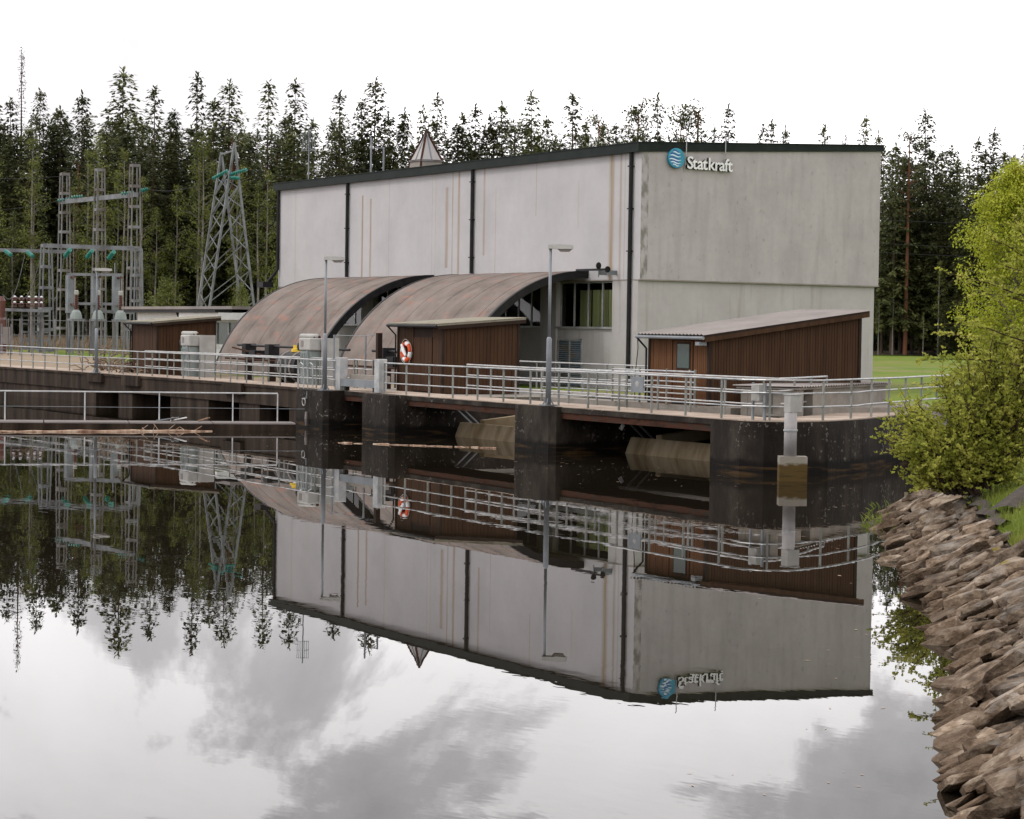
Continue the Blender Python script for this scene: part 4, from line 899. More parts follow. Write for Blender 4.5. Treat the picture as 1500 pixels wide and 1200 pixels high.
for k, (x0, y0, x1, y1, z) in enumerate(((-97.4, 8.3, -96.9, 9.4, 13.0), (-96.4, 9.9, -93.6, 11.2, 13.25), (-85.6, 9.4, -84.2, 10.2, 13.2), (-83.1, 10.7, -82.2, 12.0, 13.3))):
    pass
def sub_insul(mast, px0, px1, d, z0, z1, n=11):
    a = polar(px0, d); b_ = polar(px1, d+.4); insulator((a.x, a.y, z0), (b_.x, b_.y, z1), mast, n)
sub_insul(masts[0], 81, 100, 180, 13.25, 13.42, 9); sub_insul(masts[0], 101, 119, 178, 13.42, 13.55, 8)
sub_insul(masts[2], 174, 194, 170, 13.30, 13.42, 9); sub_insul(masts[2], 203, 213, 169, 13.5, 13.65, 5)
# lower gantry
g1 = ladder_mast(-75.9, 1.25, 1.5, 9.1, .95, .55, 'shorter lattice gantry post left of the tall masts', 'low gantry posts')
g2 = ladder_mast(-74.2, 7.2, 1.5, 8.95, .75, .5, 'shorter lattice gantry post standing before the right tall mast', 'low gantry posts')
a = polar(62, 158); b_ = polar(194, 157); MB().beam((a.x, a.y, 9.0), (b_.x, b_.y, 8.85), .2, .28).build('cross_beam', 'lattice', g1)
a = polar(-60, 160); b_ = polar(92, 159); MB().beam((a.x, a.y, 8.75), (b_.x, b_.y, 8.62), .2, .24).build('cross_beam', 'lattice', g1)
for px, z in ((96, 8.45), (128, 8.4), (160, 8.35)):
    a = polar(px-3, 157); b_ = polar(px+5, 156); insulator((a.x, a.y, z-.2), (b_.x, b_.y, z+.25), g1, 6, .16)
for px, z in ((10, 8.4), (42, 8.35)):
    a = polar(px-4, 159); b_ = polar(px+4, 158); insulator((a.x, a.y, z+.2), (b_.x, b_.y, z-.1), g1, 5, .15)
# disconnector frames and breakers
for k, (px, l) in enumerate(((110, 'porcelain breaker on a steel stand left of three'), (142, 'porcelain breaker on a steel stand in the middle of three'), (175, 'porcelain breaker on a steel stand nearest the sheds of three'))):
    q = polar(px, 152); t = thing('circuit_breaker', (q.x, q.y, 1.5), l, 'breaker', 'porcelain breakers in the substation')
    for dx in (-.35, .35):
        for dy in (-.35, .35): MB().beam((q.x+dx, q.y+dy, 1.4), (q.x+dx, q.y+dy, 3.9), .10).build('stand_leg', 'lattice', t)
    bx('stand_top', (q.x-.45, q.y-.45, 3.88), (q.x+.45, q.y+.45, 4.0), 'lattice', t)
    MB().lathe((q.x, q.y, 4.0), [(.42, 0), (.38, .2), (.30, .45), (.16, .6)], 12).build('tank', 'machine2', t)
    mb = MB(); mb.lathe((q.x, q.y, 4.6), [(.11, 0), (.09, 1.0)], 10)
    for i in range(8): mb.lathe((q.x, q.y, 4.64+i*.118), [(.09, 0), (.20-.008*i, .03), (.09, .075)], 12)
    mb.build('porcelain', 'porcelain', t)
    MB().lathe((q.x, q.y, 5.58), [(.13, 0), (.15, .04), (.15, .26), (.08, .3)], 12).build('cap', 'machine', t)
fr2 = thing('disconnector_frame', (-72, 6, 1.5), 'steel frame carrying disconnector insulators above the breakers', 'frame')
for px in (100, 137, 168):
    q = polar(px, 158)
    MB().box((q.x-.28, q.y-.2, 4.4), (q.x+.28, q.y+.2, 7.0)).build('switch_column', 'galv_dull', fr2)
    for dx in (-.3, .3): MB().beam((q.x+dx, q.y, 1.4), (q.x+dx, q.y, 4.4), .12).build('frame_leg', 'lattice', fr2)
    for z in (6.85, 5.0):
        e_ = polar(px+8, 157.5); MB().beam((q.x, q.y, z), (e_.x, e_.y, z), .2, .12).build('bracket', 'porcelain', fr2)
    e_ = polar(px+8, 157.3); MB().tube([(e_.x, e_.y, 4.9), (e_.x, e_.y, 6.8)], .05, 8).build('insulator_rod', 'sheet', fr2)
a = polar(97, 158); b_ = polar(176, 157)
for z in (7.05, 5.05): MB().beam((a.x, a.y, z), (b_.x, b_.y, z), .12, .18).build('frame_beam', 'lattice', fr2)
q = polar(166, 158); MB().beam((q.x, q.y, 7.1), (q.x, q.y, 7.9), .06).build('spike', 'lattice', fr2)
b_ = polar(195, 158); q = polar(140, 158); MB().beam((q.x, q.y, 4.55), (b_.x, b_.y, 4.5), .12, .2).build('frame_beam', 'lattice', fr2)
# busbar insulator rack at far left
rk = thing('insulator_rack', (-73, -1, 1.5), 'steel table with two rows of dark insulators at the left edge of the substation', 'rack')
a = polar(0, 155); b_ = polar(68, 154); MB().beam((a.x, a.y, 4.55), (b_.x, b_.y, 4.5), .9, .2).build('table', 'lattice', rk)
for px in (2, 36, 52, 66):
    q = polar(px, 155)
    for dx in (-.25, .25): MB().beam((q.x, q.y+dx, 1.4), (q.x, q.y+dx, 4.45), .11).build('leg', 'lattice', rk)
    for i in range(5): MB().box((q.x-.03, q.y-.25, 1.9+i*.55), (q.x+.03, q.y+.25, 2.03+i*.55)).build('batten', 'lattice', rk)
for z, dd_ in ((5.0, 154.4), (5.38, 154.9)):
    for px in (20, 30, 41, 51, 59):
        q = polar(px, dd_); mb = MB()
        for i in range(3): mb.lathe((q.x, q.y, z-.28+i*.1), [(.06, 0), (.24, .02), (.22, .05), (.06, .08)], 10)
        mb.build('pin_insulator', 'porcelain', rk); MB().lathe((q.x, q.y, z+.02), [(.1, 0), (.1, .06), (.02, .1)], 8).build('pin_cap', 'white', rk)
q = polar(1, 151); tk = thing('rusty_tank', (q.x, q.y, 1.5), 'rust-red insulator bushing at the very left edge', 'bushing'); MB().lathe((q.x, q.y, 1.5), [(.3, 0), (.3, 2.4), (.2, 2.5), (.26, 3.6), (.12, 3.9)], 12).build('bushing', 'porcelain', tk)
q = polar(8, 148); sg2 = thing('notice_board', (q.x, q.y, 1.5), 'small pale notice board between posts at the left substation fence', 'sign')
bx('board', (q.x-.03, q.y-.25, 2.3), (q.x+.03, q.y+.25, 3.4), 'sheet', sg2); 
for dy in (-.3, .35): MB().beam((q.x, q.y+dy, 1.4), (q.x, q.y+dy, 3.6), .1).build('post', 'lattice', sg2)
# chain-link fence
fe = thing('substation_fence', (-66, 2, 1.5), 'thin wire fence with posts along the front of the substation', 'fence')
fp = [polar(px, 146) for px in range(-40, 215, 17)]
for q in fp: MB().beam((q.x, q.y, 1.3), (q.x, q.y, 3.95), .06).build('post', 'lattice_rust', fe)
for z in (2.0, 2.9, 3.85): MB().tube([(q.x, q.y, z) for q in fp], .016, 4).build('fence_wire', 'lattice', fe)
# pylon: two A-frames joined by bracing
pl = thing('transmission_pylon', (-94.5, 22.3, 1.6), 'tall twin A-frame lattice pylon behind the low annex', 'pylon')
c0 = polar(328, 185)
def apoint(k, side, f):   # k frame 0/1, side -1/1, f 0 bottom .. 1 top
    ap = polar((320, 339)[k], 186-2*k); zt = (17.65, 18.3)[k]
    bs = polar(((279, 296)[k] if side < 0 else (360, 379)[k]), 186-2*k)
    return Vector((bs.x+(ap.x-bs.x)*f, bs.y+(ap.y-bs.y)*f, 1.6+(zt-1.6)*f))
for k in (0, 1):
    for s in (-1, 1): MB().beam(apoint(k, s, -.01), apoint(k, s, 1), .16, .16).build('leg', 'lattice', pl)
    lv_ = [0, .12, .26, .38, .5, .61, .71, .80, .88]
    for i, (f0, f1) in enumerate(zip(lv_, lv_[1:])):
        if i > 5: MB().beam(apoint(k, -1, f0), apoint(k, 1, f1), .09).build('brace', 'lattice', pl)
    for f in (.16,): MB().beam(apoint(k, -1, f), apoint(k, 1, f), .12, .2).build('tie', 'lattice', pl)
for s in (-1, 1):
    lv_ = [0, .09, .19, .29, .39, .49, .59, .69, .78, .87]
    for i, (f0, f1) in enumerate(zip(lv_, lv_[1:])):
        MB().beam(apoint(0, s, f0), apoint(1, s, f1), .075).build('brace', 'lattice', pl); MB().beam(apoint(1, s, f0), apoint(0, s, f1), .05).build('brace', 'lattice', pl)
for f0, f1 in ((.1, .24), (.24, .39), (.39, .53), (.53, .67), (.67, .80)):
    MB().beam(apoint(0, -1, f0), apoint(0, 1, f1), .07).build('brace', 'lattice', pl); MB().beam(apoint(1, -1, f0), apoint(1, 1, f1), .075).build('brace', 'lattice', pl)
MB().beam(apoint(0, 1, .99), apoint(1, -1, .96), .14).build('tie', 'lattice', pl)
for px0, px1, z0, z1 in ((308, 330, 15.4, 16.0), (333, 358, 15.75, 16.1), (334, 346, 15.5, 15.4)):
    a = polar(px0, 184); b_ = polar(px1, 183); insulator((a.x, a.y, z0), (b_.x, b_.y, z1), pl, 9, .15)
# wires
def wire(label, p0, p1, sag, r=.016):
    p0 = Vector(p0); p1 = Vector(p1); n = 14
    pts = [p0.lerp(p1, i/n) - Vector((0, 0, sag*4*(i/n)*(1-i/n))) for i in range(n+1)]
    o = MB().tube([q for q in pts], r, 4).build('power_line', 'black', loc=tuple(p0)); return tag(o, label, 'wire', 'overhead wires')
P = lambda px, d, z: (*polar(px, d)[:2], z)
wire('wire from the right tall mast up to the pylon', P(213, 169, 13.6), P(308, 184, 15.5), .5)
wire('wire leaving the left tall mast towards the left edge', P(81, 180, 13.2), P(-80, 190, 12.8), .3)
wire('rusty wire from the left mast top towards the left edge', P(95, 180, 15.2), P(-80, 190, 15.6), .2)
wire('top wire from the pylon peak passing behind the roof', P(340, 184, 17.9), P(1700, 150, 11.0), 1.5, .018)
wire('upper of the two conductors leaving the pylon to the right', P(358, 183, 16.1), P(1700, 150, 9.4), 1.5)
wire('lower of the two conductors leaving the pylon to the right', P(346, 184, 15.4), P(1700, 152, 8.9), 1.5)
for k, (px0, px1) in enumerate(((18, 58), (2, 34), (70, 92))):
    a = P(px0, 157, 5.6); b_ = P(px1, 158, 8.3); n = 12
    a = Vector(a); b_ = Vector(b_); pts = [a.lerp(b_, i/n) - Vector((0, 0, 1.4*math.sin(math.pi*i/n))) for i in range(n+1)]
    o = MB().tube(pts, .018, 4).build('jumper_wire', 'insul' if 0 else 'lattice', loc=tuple(a)); tag(o, ['looping jumper wire over the insulator rack', 'looping jumper wire at the left edge of the substation', 'looping jumper wire beside the short gantry post'][k], 'wire', 'overhead wires')
# branch pile
bp_ = thing('branch_pile', (-27, -11.8, 1.35), 'heap of dead branches and roots on the gravel behind the left railing', 'branches')
rb_ = random.Random(3); mb = MB()
for k in range(170):
    f = rb_.random(); c = Vector((-30.5+7.5*f, -12.0+rb_.uniform(-.5, .9), 1.38)); h = (.9+.35*math.sin(f*7))*math.sin(math.pi*min(1, max(.08, f*1.05)))+.15
    z = rb_.random()*h; d = Vector((rb_.uniform(-1, 1), rb_.uniform(-1, 1), rb_.uniform(-.5, .6))).normalized()*rb_.uniform(.3, .9)
    p0 = c+Vector((0, 0, z)); mid = p0+d*.5+Vector((rb_.uniform(-.12, .12), 0, rb_.uniform(-.1, .15)))
    mb.tube([p0, mid, p0+d], [rb_.uniform(.02, .05), .03, .01], 5)
mb.build('branches', 'branch_pile', bp_, kind='stuff')

# ------------------------------------------------------------------ trees
def crown_tris(mb, p, d, ln, wd):
    """one spray: two triangles folded along its middle"""
    s = d.cross(Vector((0, 0, 1)));
    s = s.normalized() if s.length > 1e-4 else Vector((1, 0, 0))
    t = p+d*ln; mb.add([p, p+d*ln*.5+s*wd+Vector((0, 0, -.25*wd)), t, p+d*ln*.5-s*wd+Vector((0, 0, -.25*wd))], [(0, 1, 2), (0, 2, 3)])
def make_spruce(seed, H, Rm, base, dens=1.0, sparse=0.0):
    rr = random.Random(seed); cr = MB(); tr = MB()
    tr.tube([(0, 0, -.3), (.05, 0, H*.4), (0, .03, H*.8), (0, 0, H)], [H*.0085+.05, H*.006+.03, .05, .012], 7)
    z = base*H
    lump = [rr.uniform(.75, 1.2) for k in range(40)]
    while z < H-.25:
        t = (z-base*H)/(H*(1-base)); prof = (1-t)**.72*(.45+.55*min(1, t*6+.25))*lump[int(t*38)]
        n = int((6+4*(1-t))*dens)
        a0 = rr.random()*6.28
        for k in range(n):
            if rr.random() < sparse: continue
            a = a0+6.283*k/n+rr.uniform(-.35, .35); L = Rm*prof*rr.uniform(.5, 1.2)+.30
            dirh = Vector((math.cos(a), math.sin(a), 0)); droop = .05+.42*(1-t); m = max(2, int(L/.42))
            if L > 1.2: tr.tube([(0, 0, z), tuple(dirh*L*.8+Vector((0, 0, z-droop*L*.7)))], [.028, .008], 3, False)
            for i in range(m):
                f = (i+.6)/m; p = dirh*(L*f)+Vector((0, 0, z-droop*L*(f**.9)+.20*L*max(0, f-.6)))
                for q in range(3 if f < .35 else 5):
                    ang = a+rr.choice((-1, 1))*rr.uniform(.1, 1.2); dd = Vector((math.cos(ang), math.sin(ang), rr.uniform(-.95, .15))).normalized()
                    crown_tris(cr, p+Vector((rr.uniform(-.15, .15), rr.uniform(-.15, .15), rr.uniform(-.15, .15))), dd, rr.uniform(.34, .70)*(.65+.35*(1-t)), rr.uniform(.08, .15))
        z += rr.uniform(.26, .46)*(1+.5*sparse)
    for k in range(14): crown_tris(cr, Vector((0, 0, H-.9+.07*k)), Vector((rr.uniform(-.7, .7), rr.uniform(-.7, .7), .6)).normalized(), .42, .09)
    return tr, cr
def blob(cr, c, r, n, ls, rr, flat=.7, hang=0):
    for k in range(n):
        v = Vector((rr.gauss(0, 1), rr.gauss(0, 1), rr.gauss(0, 1))).normalized()*(rr.random()**.4)*r; v.z *= flat
        d = (v.normalized()*.7+Vector((rr.uniform(-1, 1), rr.uniform(-1, 1), rr.uniform(-1, .8)-hang))).normalized()
        crown_tris(cr, Vector(c)+v, d, ls*rr.uniform(.6, 1.3), ls*rr.uniform(.22, .4))
def make_pine(seed, H):
    rr = random.Random(seed); cr = MB(); tr = MB(); lean = Vector((rr.uniform(-.5, .5), rr.uniform(-.5, .5), 0))
    tr.tube([(0, 0, -.3), tuple(lean*.5+Vector((0, 0, H*.5))), tuple(lean+Vector((0, 0, H*.97)))], [.24, .17, .05], 8)
    for k in range(22):
        z = H*rr.uniform(.52, .99); a = rr.random()*6.28; L = rr.uniform(.9, 2.6)*(1.25-(z/H))/.5; L = min(2.8, max(.4, L))
        p0 = lean*(z/H)+Vector((0, 0, z)); p1 = p0+Vector((math.cos(a)*L, math.sin(a)*L, rr.uniform(.1, .6)))
        tr.tube([p0, p0.lerp(p1, .5)+Vector((0, 0, -.1)), p1], [.06, .04, .02], 4, False)
        blob(cr, p1, rr.uniform(.55, 1.0), 62, .30, rr, .6); blob(cr, p0.lerp(p1, .65), rr.uniform(.35, .6), 26, .28, rr, .6)
    return tr, cr
def make_birch(seed, H, W, n=70, leaves=46, ls=.16, base=.25, hang=.5):
    rr = random.Random(seed); cr = MB(); tr = MB()
    tr.tube([(0, 0, -.3), (.1, 0, H*.35), (-.05, .1, H*.7), (0, 0, H*.98)], [.05+H*.0055, .035+H*.004, .06, .02], 8)
    for k in range(n):
        t = rr.random()**.85; z = H*(base+(1-base)*t); a = rr.random()*6.28; L = W*(math.sin(math.pi*(.18+.80*t))**.8)*rr.uniform(.45, 1.08)
        p0 = Vector((0, 0, z-.35*L)); p1 = Vector((math.cos(a)*L, math.sin(a)*L, z+.15*L)); tr.tube([p0, p0.lerp(p1, .5)+Vector((0, 0, .15*L)), p1], [.025, .016, .006], 4, False)
        for f in (.45, .7, .9, 1.05):
            c = p0.lerp(p1, f)+Vector((0, 0, .12*L-.2*f)); blob(cr, c, .30+.24*W/2.5*rr.random(), leaves//4, ls, rr, 1.25, hang)
    return tr, cr
def make_snag(seed, H):
    rr = random.Random(seed); cr = MB(); tr = MB(); tr.tube([(0, 0, -.3), (0, 0, H*.6), (.1, 0, H)], [.2, .1, .02], 7)
    z = H*.35
    while z < H-.3:
        t = z/H
        for k in range(4):
            a = rr.random()*6.28; L = rr.uniform(.3, 1.5)*(1.15-t)*1.6
            p1 = Vector((math.cos(a)*L, math.sin(a)*L, z-.15*L)); cr.tube([(0, 0, z), tuple(p1)], [.018, .006], 3, False)
            if rr.random() < .8*t: blob(cr, p1*.6+Vector((0, 0, z*.4)), .16, 5, .14, rr)
        z += .22
    for k in range(16): blob(cr, (rr.uniform(-.1, .1), rr.uniform(-.1, .1), H-.2*k), .2+.02*k, 7, .18, rr)
    return tr, cr
PROTO = {}
def proto(key, trcr, tm, cm):
    tr, cr = trcr; PROTO[key] = (tr.mesh(key+'_trunk', tm), cr.mesh(key+'_crown', cm))
for k in range(5): proto('spruce%d' % k, make_spruce(20+k, 20, (3.0, 3.4, 2.6, 3.2, 3.5)[k], (.05, .08, .04, .16, .22)[k], (1, 1.05, .95, 1, 1)[k], (.03, .05, .08, .06, .10)[k]), 'bark', 'spruce')
proto('thin0', make_spruce(40, 20, 1.5, .3, .85, .30), 'bark', 'spruce'); proto('thin1', make_spruce(41, 20, 2.1, .15, .9, .25), 'bark', 'spruce')
proto('pine0', make_pine(50, 20), 'pinebark', 'pine'); proto('pine1', make_pine(51, 20), 'pinebark', 'pine')
proto('birchfar0', make_birch(60, 20, 2.0, 60, 34, .24, .3, .3), 'birchbark', 'birch_far'); proto('birchfar1', make_birch(61, 20, 1.6, 46, 30, .24, .35, .3), 'birchbark', 'birch_far')
proto('snag', make_snag(70, 20), 'bark', 'twig')
KIND = {'spruce': ('spruce_tree', 'tree'), 'thin': ('spruce_tree', 'tree'), 'pine': ('pine_tree', 'tree'), 'birchfar': ('birch_tree', 'tree'), 'snag': ('bare_tree', 'tree')}
rt = random.Random(9)
def plant(key, px, d, ztop, label, group, wide=1.0):
    q = polar(px, d); z0 = gz(q.x, q.y); s = (ztop-z0)/20.0
    nm = KIND[key.rstrip('0123456789')]
    t = thing(nm[0], (q.x, q.y, z0), label, nm[1], group); ww = s*wide*rt.uniform(.92, 1.1)
    t.rotation_euler = (0, 0, rt.random()*6.28); t.scale = (ww, ww, s)
    for part, me in zip(('trunk', 'crown'), PROTO[key]):
        c = bpy.data.objects.new(part, me); COL.objects.link(c); c.parent = t
    return t
def ztop(px, ytop, d): return CAM.z + d/FPX*((485.5 + .01503*(px-750)) - ytop)
SKY = [(-12, 150, 'spruce0', 1, 'spruce cut by the left edge of the picture'), (12, 148, 'spruce2', 1, 'dark spruce left of the tall bare tree'), (28, 76, 'snag', .8, 'tall bare thin tree poking highest above the left forest'),
       (55, 136, 'spruce1', .9, 'spruce just right of the tall bare tree'), (85, 162, 'spruce3', 1, 'low spruce between the bare tree and the left mast'), (116, 140, 'spruce0', 1, 'spruce directly above the left substation mast'),
       (176, 105, 'spruce4', 1.15, 'tall broad spruce rising above the right substation mast'), (155, 178, 'spruce3', 1, 'shorter spruce left of the tall broad spruce'), (222, 132, 'thin1', 1.1, 'slim spruce right of the tall broad spruce'),
       (250, 165, 'spruce1', 1, 'low spruce midway between right mast and pylon'), (284, 110, 'thin0', 1, 'thin sparse spruce left of the pylon'), (308, 150, 'spruce1', 1.1, 'dense spruce crown left of the pylon peaks'), (331, 122, 'spruce4', 1.2, 'tall dense spruce right above the pylon'),
       (388, 124, 'thin1', 1.15, 'open spruce with a gap of sky beside it right of the pylon'), (427, 122, 'spruce3', 1, 'spruce behind the roof corner antenna mast'), (452, 178, 'spruce0', 1, 'short spruce right of the roof corner mast'), (492, 138, 'spruce2', 1, 'spruce left of the H-shaped antenna'),
       (524, 150, 'spruce1', .9, 'spruce with a leaning side top behind the H-shaped antenna'), (544, 118, 'spruce4', 1, 'tallest spruce above the left half of the roof'), (563, 172, 'spruce0', .9, 'short spruce between the antenna frame and skylight'), (587, 164, 'spruce0', .9, 'narrow dark spruce left of the skylight'),
       (614, 160, 'thin0', .9, 'thin spruce behind the skylight tip'), (635, 142, 'spruce2', 1, 'spruce just right of the skylight tip'), (672, 170, 'thin1', 1, 'first lower spruce right of the skylight'), (691, 158, 'spruce2', .9, 'second lower spruce right of the skylight'), (712, 172, 'thin1', .9, 'third lower spruce right of the skylight'),
       (729, 155, 'spruce3', .95, 'spruce above the middle downpipe'), (772, 139, 'spruce2', 1, 'tall pointed spruce above the roof middle'), (795, 176, 'spruce1', .9, 'low spruce right of the roof middle'), (832, 141, 'thin1', 1.2, 'open tall spruce over the right part of the long roof'), (852, 180, 'spruce0', .8, 'small spruce beside the open tall spruce'),
       (868, 170, 'pine0', .8, 'pine with clumped crown over the long roof'), (895, 185, 'spruce1', .8, 'small spruce between the two pines'), (925, 160, 'pine1', 1, 'flat-topped pine near the roof corner'), (956, 141, 'thin0', .8, 'thin sparse tree just right of the roof corner'),
       (990, 170, 'pine1', .8, 'pine above the globe emblem'), (1011, 155, 'pine0', 1, 'bushy pine above the sign letters'), (1040, 188, 'thin0', .8, 'small spruce above the end of the sign'), (1060, 158, 'spruce2', .8, 'pointed spruce right of the sign'),
       (1110, 187, 'thin0', .9, 'left of three small spruce tops over the end wall'), (1123, 180, 'spruce2', .7, 'middle of three small spruce tops over the end wall'), (1143, 190, 'spruce0', .7, 'right of three small spruce tops over the end wall'),
       (1200, 187, 'thin1', .9, 'lone open spruce top over the end wall'), (1230, 198, 'snag', 1, 'small bare treetop over the end wall'), (1260, 174, 'spruce1', .75, 'bushy spruce top near the right roof corner'), (1279, 198, 'spruce0', .6, 'tiny spruce top at the right roof corner'),
       (1305, 215, 'spruce3', 1, 'spruce just right of the building'), (1324, 195, 'pine0', .8, 'pine with orange trunk right of the building'), (1347, 165, 'spruce4', 1.0, 'tallest spruce right of the building'), (1372, 225, 'spruce1', 1, 'spruce behind the tallest right spruce'), (1396, 235, 'spruce2', .9, 'slim spruce left of the bright birch'),
       (1425, 207, 'spruce3', .9, 'left of two spruces above the bright birch'), (1448, 192, 'spruce4', .9, 'right of two spruces above the bright birch'), (1478, 232, 'spruce1', 1, 'low spruce behind the bright birch'), (1502, 208, 'spruce0', 1, 'spruce cut by the right edge of the picture')]
for px, yt, key, wide, l in SKY:
    d = (212 if px < 440 else 216 if px < 1290 else 200) + rt.uniform(0, 10)
    plant(key, px, d, ztop(px, yt, d), l, None, wide)
for px, yt, key, l in ((140, 205, 'birchfar0', 'light green birch in front of the left forest'), (178, 222, 'birchfar1', 'pale thin birch behind the substation masts'), (45, 205, 'birchfar1', 'olive birch near the left edge of the forest'), (293, 205, 'birchfar0', 'yellow-green birch left of the pylon'), (205, 262, 'birchfar1', 'small pale birch beside the right tall mast'), (375, 270, 'birchfar1', 'small birch right of the pylon')):
    plant(key, px, 201, ztop(px, yt, 201), l, None, 1.1)
def fill(p0, p1, n, d0, d1, y0, y1, lab, grp, keys):
    for k in range(n):
        px = p0+(p1-p0)*(k+rt.random())/n; d = rt.uniform(d0, d1); y = rt.uniform(y0, y1)
        plant(rt.choice(keys), px, d, ztop(px, y, d), lab, grp, rt.uniform(.95, 1.25))
SK = ['spruce0', 'spruce1', 'spruce2', 'spruce3', 'spruce4']
fill(-60, 425, 30, 206, 222, 175, 240, 'lower spruce or pine in the front rows of the forest behind the substation', 'front forest trees behind the substation', SK+['pine0'])
fill(-70, 430, 34, 222, 246, 165, 200, 'taller dark spruce in the back rows of the forest behind the substation', 'back forest trees behind the substation', SK)
fill(-50, 420, 16, 203, 210, 270, 380, 'low young tree at the forest edge behind the substation', 'young trees behind the substation', ['spruce0', 'spruce2', 'birchfar1', 'spruce1'])
fill(-40, 425, 12, 201, 207, 210, 320, 'slender light birch at the left forest edge', 'birches at the left forest edge', ['birchfar0', 'birchfar1'])
fill(430, 960, 40, 222, 242, 178, 226, 'dark treetop showing above the long roof', 'treetops above the long roof', SK+['thin1', 'pine1'])
fill(1280, 1560, 16, 204, 218, 225, 300, 'lower spruce in the front rows of the forest right of the power house', 'front forest trees right of the power house', SK)
fill(1275, 1570, 20, 218, 240, 218, 255, 'taller dark spruce in the back rows right of the power house', 'back forest trees right of the power house', SK)
fill(1275, 1560, 11, 198, 203, 380, 460, 'low young tree at the forest edge beyond the field', 'young trees beyond the field', ['spruce0', 'birchfar1', 'spruce1'])
# bright birch and small willow
def single(key, pos, label, s, name, group=None, rz=0):
    t = thing(name, pos, label, 'tree', group); t.scale = s; t.rotation_euler = (0, 0, rz)
    for part, me in zip(('trunk', 'crown'), PROTO[key]):
        c = bpy.data.objects.new(part, me); COL.objects.link(c); c.parent = t
    return t
proto('birch', make_birch(80, 10.5, 2.9, 260, 150, .14, .10, .7), 'birchbark', 'birch')
q = polar(1482, 108); single('birch', (q.x, q.y, 1.6), 'bright yellow-green birch in fresh leaf beyond the bush', (1, 1, .96), 'birch_tree')
proto('willow', make_birch(81, 4.6, 2.0, 60, 60, .17, .05, .2), 'bark', 'birch_far')
q = polar(243, 165); single('willow', (q.x, q.y, 1.6), 'round light green willow shrub right of the tall masts', (1, 1, 1.15), 'willow_shrub')
q = polar(352, 175); single('willow', (q.x, q.y, 1.6), 'small leafy shrub behind the foot of the pylon', (.7, .7, 1.1), 'willow_shrub', rz=1)
q = polar(418, 170); single('willow', (q.x, q.y, 1.6), 'leafy shrub at the far corner of the power house', (.8, .8, 1.9), 'willow_shrub', rz=2)

# ------------------------------------------------------------------ bank bush
bs = thing('bank_bush', (44.9, -22.5, .8), 'large spring-leafed bush leaning over the water at the end of the dam', 'bush')
rr = random.Random(21); tw = MB(); lf = MB()
O = Vector((44.6, -22.4, .78)); A = Vector((RH.x, RH.y, 0)); B = Vector((FLAT.x, FLAT.y, 0)); U_ = Vector((0, 0, 1))
def loc(r, f, u): return O + A*r + B*f + U_*u
def leaf(p, d, s):
    n = Vector((rr.uniform(-1, 1), rr.uniform(-1, 1), rr.uniform(-.2, 1))).normalized(); sd_ = d.cross(n)
    if sd_.length < 1e-3: return
    sd_ = sd_.normalized()*s*.34
    lf.add([p, p+d*s*.5+sd_, p+d*s, p+d*s*.5-sd_], [(0, 1, 2, 3)])
def tuft(p, s=.058):
    for k in range(rr.randint(4, 6)):
        leaf(p, Vector((rr.uniform(-1, 1), rr.uniform(-1, 1), rr.uniform(-.3, 1))).normalized(), s*rr.uniform(.7, 1.3))
def branch(p0, p2, r, nt, sag=.0, tufts=7, tl=(.25, .6)):
    d = p2-p0; L = d.length; mid = p0.lerp(p2, .5)+U_*(.22*L-sag)+Vector((rr.uniform(-.08, .08), rr.uniform(-.08, .08), 0))*L
    q = lambda t: p0*(1-t)**2+mid*2*t*(1-t)+p2*t*t
    n = 8; jit = [Vector((rr.uniform(-.02, .02), rr.uniform(-.02, .02), rr.uniform(-.02, .02)))*L*.5 for i in range(n+1)]
    tw.tube([q(i/n)+jit[i] for i in range(n+1)], [r*(1-.85*i/n)+.003 for i in range(n+1)], 5, False)
    for k in range(nt):
        t = .22+.78*(k+rr.random())/nt; b0 = q(min(1, t)); tg = (q(min(1, t+.05))-q(max(0, t-.05))).normalized()
        dv = (tg*rr.uniform(.3, 1.0)+Vector((rr.uniform(-1, 1), rr.uniform(-1, 1), rr.uniform(-.5, .8)))).normalized(); ln = rr.uniform(*tl)
        e_ = b0+dv*ln+Vector((0, 0, rr.uniform(-.05, .08))); tw.tube([b0, b0.lerp(e_, .5)+Vector((0, 0, .02)), e_], [.006, .0045, .003], 3, False)
        for j in range(tufts): tuft(b0.lerp(e_, (j+.6)/tufts)+Vector((rr.uniform(-.03, .03), rr.uniform(-.03, .03), rr.uniform(-.03, .03))))
LOBES = [(-.38, .95, .92, .85, 30), (.35, 1.35, 1.0, .95, 32), (.9, 1.9, .95, .9, 28), (1.5, 2.3, .95, .95, 24), (1.9, 3.1, .75, .9, 8), (-.65, .75, .6, .6, 18), (.95, 1.1, .8, .6, 14), (-.25, .38, .75, .42, 22), (.6, .5, .8, .42, 20), (.3, 2.0, .7, .5, 12)]
for cr_, cu, rx, ru, n in LOBES:
    for k in range(n):
        while 1:
            a_, b_, c_ = rr.uniform(-1, 1), rr.uniform(-1, 1), rr.uniform(-1, 1)
            if .3 < a_*a_+b_*b_+c_*c_ < 1: break
        tip = loc(cr_+a_*rx, b_*1.1, cu+c_*ru+.15)
        root = loc(rr.uniform(-.2, .5)+.45*max(0, cr_), rr.uniform(-.3, .3), .0+max(0, cr_)*.35)
        branch(root, tip, rr.uniform(.013, .028), 12, sag=.05, tufts=6)
